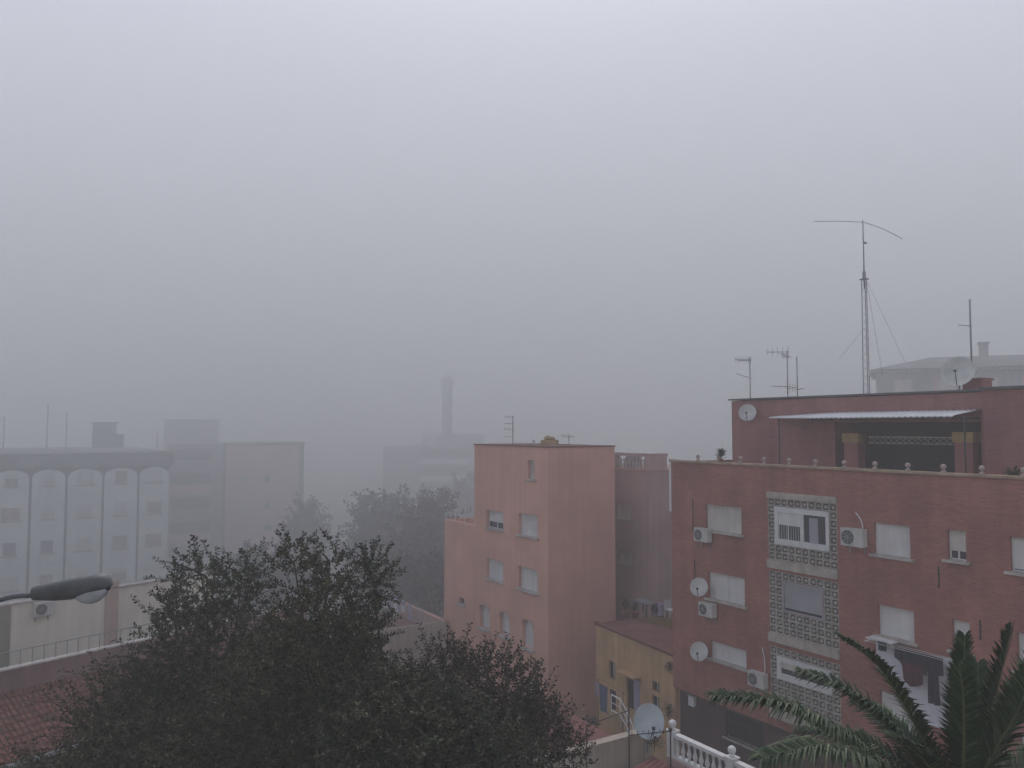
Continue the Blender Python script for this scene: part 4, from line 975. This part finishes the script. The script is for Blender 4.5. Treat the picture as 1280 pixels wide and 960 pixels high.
MB().tube([(0, 0, 0), (0, 0, 2.3)], .03, 6).build('pole', 'steel', o); MB().lathe([(.16, .9), (.20, 1.1), (.10, 1.9), (.03, 2.25)], (0, 0, 0), 8).build('canopy', 'sheet', o)

# ================================================================== TREES
def leaf_cloud(m, rnd, clumps, n_sh, L, leaves=22, sh=(.45, .8), up=.55, twig=None):
    """Leafy shoots spread through and out of overlapping ellipsoidal clumps."""
    wt = [c[1][0] * c[1][1] * c[1][2] for c in clumps]; tot = sum(wt)
    V, Fc = m.v, m.f
    for (c, r), w in zip(clumps, wt):
        c = Vector(c)
        for _ in range(int(n_sh * w / tot)):
            d = Vector((rnd.gauss(0, 1), rnd.gauss(0, 1), rnd.gauss(0, 1))).normalized(); k = rnd.random() ** .42
            p = c + Vector((d.x * r[0], d.y * r[1], d.z * r[2])) * k
            g_ = (d * .7 + Vector((rnd.gauss(0, .35), rnd.gauss(0, .35), up + rnd.gauss(0, .3)))).normalized(); ln_ = rnd.uniform(*sh)
            e = g_.cross(Vector((rnd.gauss(0, 1), rnd.gauss(0, 1), rnd.gauss(0, 1)))).normalized(); h = g_.cross(e)
            bend = Vector((rnd.gauss(0, .12), rnd.gauss(0, .12), -.1)) * ln_
            if twig is not None: twig.tube([p, p + g_ * ln_ * .5 + bend * .25, p + g_ * ln_ + bend], .007, 3, .003)
            for i in range(leaves):
                t = (i + rnd.random()) / leaves; q = p + g_ * ln_ * t + bend * t * t; a = i * 2.4 + rnd.uniform(-.5, .5)
                o_ = (e * math.cos(a) + h * math.sin(a)) * .8 + g_ * rnd.uniform(.2, .9) + Vector((0, 0, rnd.uniform(-.4, .2))); o_.normalize()
                s_ = o_.cross(Vector((rnd.gauss(0, 1), rnd.gauss(0, 1), rnd.gauss(0, 1)))).normalized(); l = L * rnd.uniform(.6, 1.25)
                b = len(V); V.extend((tuple(q), tuple(q + o_ * l * .45 + s_ * l * .24), tuple(q + o_ * l), tuple(q + o_ * l * .45 - s_ * l * .24))); Fc.append((b, b + 1, b + 2, b + 3))

def tree(name, base, clumps, n_sh, L, leaf, label, leaves=22, sh=(.45, .8), trunk_r=.16, up=.34, seed=1, twigs=True, group='trees in the foreground', cat='tree'):
    rnd = random.Random(seed); base = Vector(base); o = root(name, base, 0, label, cat, group)
    cl = [((Vector(c) - base), r) for c, r in clumps]
    m = MB(); top_ = max(c.z for c, r in cl); fork = Vector((rnd.uniform(-.2, .2), rnd.uniform(-.2, .2), max(.8, min(c.z for c, r in cl) * .55)))
    m.tube(bez((0, 0, -.2), (fork.x * .2, fork.y, fork.z * .5), fork, 6), trunk_r, 10, trunk_r * .75)
    for c, r in cl:
        mid = fork.lerp(c, .5) + Vector((rnd.uniform(-.3, .3), rnd.uniform(-.3, .3), .25)); path = bez(fork, mid, c + Vector((0, 0, r[2] * .3)), 8); m.tube(path, trunk_r * .42, 6, .012)
        for k in range(5):
            p = path[rnd.randint(3, 8)]; d = Vector((rnd.gauss(0, 1) * r[0], rnd.gauss(0, 1) * r[1], abs(rnd.gauss(0, .8)) * r[2])) * .75
            m.tube(bez(p, p + d * .5 + Vector((0, 0, .15)), p + d, 4), .02, 5, .006)
    tw = MB() if twigs else None; lv = MB()
    leaf_cloud(lv, rnd, cl, n_sh, L, leaves, sh, up, tw)
    if tw: m.add(tw.v, tw.f)
    m.build('trunk', 'bark', o); lv.build('crown', leaf, o); return o

def C(px, py, Y, rx, ry, rz): p = at(px, py, Y); return ((p.x, p.y, p.z), (rx * Y / F, ry, rz * Y / F))
tree('leafy_tree', (at(280, 900, 16.5).x, 16.5, ground_z(16.5)),
     [C(258, 735, 16.5, 56, 1.0, 44), C(215, 775, 16.3, 36, .8, 28), C(302, 735, 16.2, 24, .8, 44), C(270, 820, 16.3, 95, 1.3, 60), C(290, 900, 16, 130, 1.6, 80), C(180, 905, 15.5, 60, 1.2, 55), C(300, 980, 16, 160, 1.8, 80)],
     2700, .085, 'leaf', 'dark leafy tree with a twiggy top before the white block', seed=3, sh=(.28, .62), leaves=26)
tree('leafy_tree', (at(395, 900, 14.5).x, 14.5, ground_z(14.5)),
     [C(368, 718, 14.5, 26, .7, 38), C(412, 718, 14.4, 28, .7, 40), C(400, 790, 14.4, 58, 1.1, 52), C(380, 860, 14.2, 95, 1.4, 70), C(330, 930, 14, 110, 1.5, 70), C(430, 930, 14, 110, 1.5, 80), C(200, 945, 13.8, 100, 1.1, 36), C(400, 1000, 14, 170, 1.6, 60)],
     3500, .078, 'leaf_b', 'tallest dark olive leafy tree in the middle of the foreground', seed=5, sh=(.28, .58), leaves=26)
tree('leafy_tree', (at(520, 900, 13.2).x, 13.2, ground_z(13.2)),
     [C(464, 728, 15.2, 22, .5, 34), C(446, 800, 14.6, 28, .7, 36), C(500, 880, 13.4, 50, .9, 30), C(500, 925, 13.2, 100, 1.4, 60), C(590, 940, 13.2, 40, .8, 28), C(570, 960, 13, 100, 1.3, 50)],
     2700, .075, 'leaf', 'dark leafy tree with loose shoots at its right, below the pink block', seed=7, sh=(.28, .58), leaves=26)
tree('bronze_shrub', (at(620, 930, 15.5).x, 15.5, ground_z(15.5)),
     [C(560, 840, 15.6, 50, .7, 26), C(610, 850, 15.5, 44, .7, 30), C(650, 880, 15.5, 40, .7, 34), C(665, 930, 15.3, 44, .8, 40), C(600, 930, 15.4, 70, .9, 50), C(705, 945, 15.2, 26, .5, 26)],
     900, .08, 'leaf_red', 'bronze leaved loose shrub in front of the pink arched windows', seed=8, sh=(.35, .7), leaves=20, trunk_r=.08, cat='shrub', group=None, up=.8)
tree('low_shrub', (at(105, 960, 14.5).x, 14.5, ground_z(14.5)),
     [C(118, 905, 14.6, 36, .6, 30), C(150, 880, 15.2, 40, .6, 40), C(90, 965, 14.5, 60, .8, 16), C(150, 960, 14.4, 60, .8, 30), C(30, 985, 14.0, 60, .8, 18)],
     620, .07, 'leaf_b', 'loose dark shrub against the red tiled roof', seed=9, sh=(.4, .8), leaves=16, trunk_r=.07, cat='shrub', group=None)
# trees standing in the fog
for i, (cls, base, lab, n) in enumerate((
    ([C(384, 655, 84, 16, 1.6, 24), C(380, 690, 84, 22, 2, 34), C(396, 680, 83, 10, 1.2, 26)], (395, 84), 'round foggy tree beside the rose block\'s right corner', 420),
    ([C(470, 650, 76, 26, 2.4, 30), C(466, 690, 76, 20, 2.4, 42), C(500, 660, 75, 36, 3, 38), C(480, 700, 74, 45, 3, 50)], (475, 76), 'broad foggy tree in the gap left of the pink block', 700),
    ([C(540, 660, 69, 30, 2.5, 36), C(520, 710, 68, 36, 2.5, 46), C(555, 700, 68, 30, 2.5, 50)], (535, 68), 'darker foggy tree touching the pink block\'s left edge', 620),
    ([C(505, 740, 62, 30, 2, 34), C(545, 740, 62, 26, 2, 34)], (525, 62), 'lowest and darkest foggy tree behind the beige roof terrace', 420),
    ([C(585, 632, 92, 24, 2.5, 30), C(560, 650, 92, 26, 2.5, 30)], (580, 92), 'faint tree crown half hidden behind the pink block', 340),
    ([C(320, 735, 66, 40, 2.5, 40), C(370, 735, 66, 30, 2, 40)], (345, 66), 'foggy tree behind the two foreground crowns at the foot of the rose block', 420))):
    x = at(base[0], 700, base[1]).x
    tree('foggy_tree', (x, base[1], 0), cls, n, .42, 'leaf_far', lab, leaves=18, sh=(1.0, 2.0), trunk_r=.28, seed=30 + i, twigs=False, group='trees standing in the fog')

# ================================================================== PALM (lower right)
YP = 9.6
pc = at(1203, 1040, YP); PM = root('palm_tree', (pc.x, YP, ground_z(YP)), 0, 'date palm with feathery dark fronds rising from the lower right corner', 'palm tree')
hc = pc.z - ground_z(YP)
m = MB(); m.lathe([(.30, 0)] + [(.27 + (.03 if i % 2 else 0), .15 * i) for i in range(1, int(hc / .15))] + [(.34, hc - .1), (.2, hc + .25)], (0, 0, 0), 14); m.build('trunk', 'palm_bark', PM)
rnd = random.Random(4)
def frond(path_px, depth, wid=.36, n=210, twist=0.0, seed=0, droop=.10):
    """path_px: crown-to-tip course of the midrib as pixels with a depth for each."""
    rn = random.Random(seed); pts = [at(x, y, Y) - Vector((pc.x, YP, ground_z(YP))) for (x, y), Y in zip(path_px, depth)]
    # Catmull-Rom
    def cr(t):
        k = min(len(pts) - 2, int(t)); f = t - k; p0 = pts[max(0, k - 1)]; p1 = pts[k]; p2 = pts[k + 1]; p3 = pts[min(len(pts) - 1, k + 2)]
        return .5 * ((2 * p1) + (p2 - p0) * f + (2 * p0 - 5 * p1 + 4 * p2 - p3) * f * f + (3 * p1 - p0 - 3 * p2 + p3) * f ** 3)
    T = len(pts) - 1; cur = [cr(T * i / 24) for i in range(25)]
    rc = MB().tube(cur, .022, 6, .004)
    lf = MB()
    for i in range(n):
        t = .10 + .90 * i / (n - 1); p = cr(T * t * .999); q = cr(min(T * .9999, T * t + .03)); q0 = cr(max(0, T * t * .999 - .03)); tg = (q - q0).normalized()
        sd_ = tg.cross(Vector((0, 0, 1)));
        if sd_.length < .2: sd_ = tg.cross(Vector((0, 1, 0)))
        sd_.normalize(); nr_ = sd_.cross(tg)
        sd2 = sd_ * math.cos(twist) + nr_ * math.sin(twist); nr2 = nr_ * math.cos(twist) - sd_ * math.sin(twist)
        L = 1.22 * wid * (math.sin(math.pi * min(1, (.16 + .82 * t))) ** .6) * rn.uniform(.72, 1.14) + .06
        for s_ in (-1, 1):
            fw_ = .85 + .5 * t + rn.uniform(-.22, .22); d_ = (sd2 * s_ + tg * fw_ + nr2 * (.38 + rn.uniform(-.32, .3))).normalized()
            w_ = (tg - d_ * tg.dot(d_)).normalized() * .0125; e_ = p + d_ * L + Vector((0, 0, -droop * L)); md = p + d_ * L * .5 + Vector((0, 0, droop * L * .15))
            lf.add([p - w_ * .6, p + w_ * .6, md + w_, e_, md - w_], [(0, 1, 2, 4), (4, 2, 3)])
    f_ = lf.build('frond', 'frond', PM); rc.build('rachis', 'rachis', f_)
cc = (1203, 1035)
frond([cc, (1130, 985), (1050, 925), (975, 886), (893, 872)], [9.6, 9.4, 9.2, 9.1, 9.0], .42, seed=1, droop=.35)
frond([cc, (1150, 960), (1105, 905), (1055, 866), (1000, 842)], [9.7, 9.7, 9.8, 9.9, 10.0], .40, seed=2, droop=.3)
frond([cc, (1172, 960), (1135, 890), (1095, 830), (1050, 797)], [9.5, 9.4, 9.3, 9.2, 9.2], .29, seed=3, droop=.25)
frond([cc, (1202, 960), (1203, 900), (1204, 850), (1206, 796)], [9.5, 9.3, 9.2, 9.15, 9.1], .21, seed=4, droop=.08, n=230)
frond([cc, (1218, 960), (1235, 900), (1250, 845), (1264, 786)], [9.6, 9.5, 9.4, 9.3, 9.2], .29, seed=5, droop=.08, n=220)
frond([cc, (1225, 980), (1255, 920), (1285, 860), (1310, 815)], [9.6, 9.6, 9.6, 9.6, 9.6], .42, seed=6, droop=.15)
frond([cc, (1240, 990), (1300, 950), (1350, 930), (1400, 930)], [9.6, 9.8, 10.0, 10.2, 10.4], .42, seed=7, droop=.2)
frond([cc, (1160, 1000), (1100, 965), (1020, 940), (955, 950)], [9.5, 9.0, 8.6, 8.3, 8.1], .40, seed=8, droop=.35)
frond([cc, (1190, 1000), (1170, 972), (1150, 945), (1120, 925)], [9.5, 9.2, 8.8, 8.5, 8.3], .38, seed=9, droop=.2)
frond([cc, (1215, 1000), (1225, 950), (1232, 905), (1228, 870)], [9.5, 9.9, 10.3, 10.7, 11.0], .28, seed=10, droop=.1, twist=.6)
frond([cc, (1250, 1010), (1290, 1000), (1320, 1000), (1350, 1020)], [9.5, 9.1, 8.6, 8.2, 7.9], .40, seed=11, droop=.2)
frond([cc, (1180, 1010), (1140, 1000), (1090, 1000), (1030, 1010)], [9.5, 9.0, 8.5, 8.0, 7.6], .40, seed=12, droop=.3)

frond([cc, (1204, 965), (1205, 915), (1204, 870), (1199, 830)], [9.5, 9.1, 8.9, 8.7, 8.6], .19, seed=14, droop=.08, twist=.3)
frond([cc, (1210, 965), (1218, 915), (1222, 875), (1222, 830)], [9.5, 9.7, 9.9, 10.1, 10.3], .27, seed=15, droop=.08, twist=-.3)
frond([cc, (1228, 965), (1256, 915), (1276, 880), (1288, 840)], [9.5, 9.2, 9.0, 8.8, 8.7], .32, seed=16, droop=.12, twist=.2)
frond([cc, (1165, 990), (1112, 950), (1060, 925), (1000, 915)], [9.6, 9.8, 10.0, 10.2, 10.4], .40, seed=17, droop=.3)
frond([cc, (1172, 985), (1140, 940), (1108, 905), (1075, 880)], [9.6, 9.9, 10.2, 10.5, 10.8], .36, seed=18, droop=.25)

# ================================================================== RENDER SETTINGS
sc.view_settings.view_transform = 'Standard'; sc.view_settings.look = 'None'; sc.view_settings.exposure = 0; sc.view_settings.gamma = 1
cy = sc.cycles
cy.max_bounces = 11; cy.diffuse_bounces = 3; cy.glossy_bounces = 2; cy.volume_bounces = 9; cy.transmission_bounces = 2; cy.transparent_max_bounces = 4
cy.use_denoising = True
try: cy.denoiser = 'OPENIMAGEDENOISE'
except Exception: pass
cy.use_adaptive_sampling = False
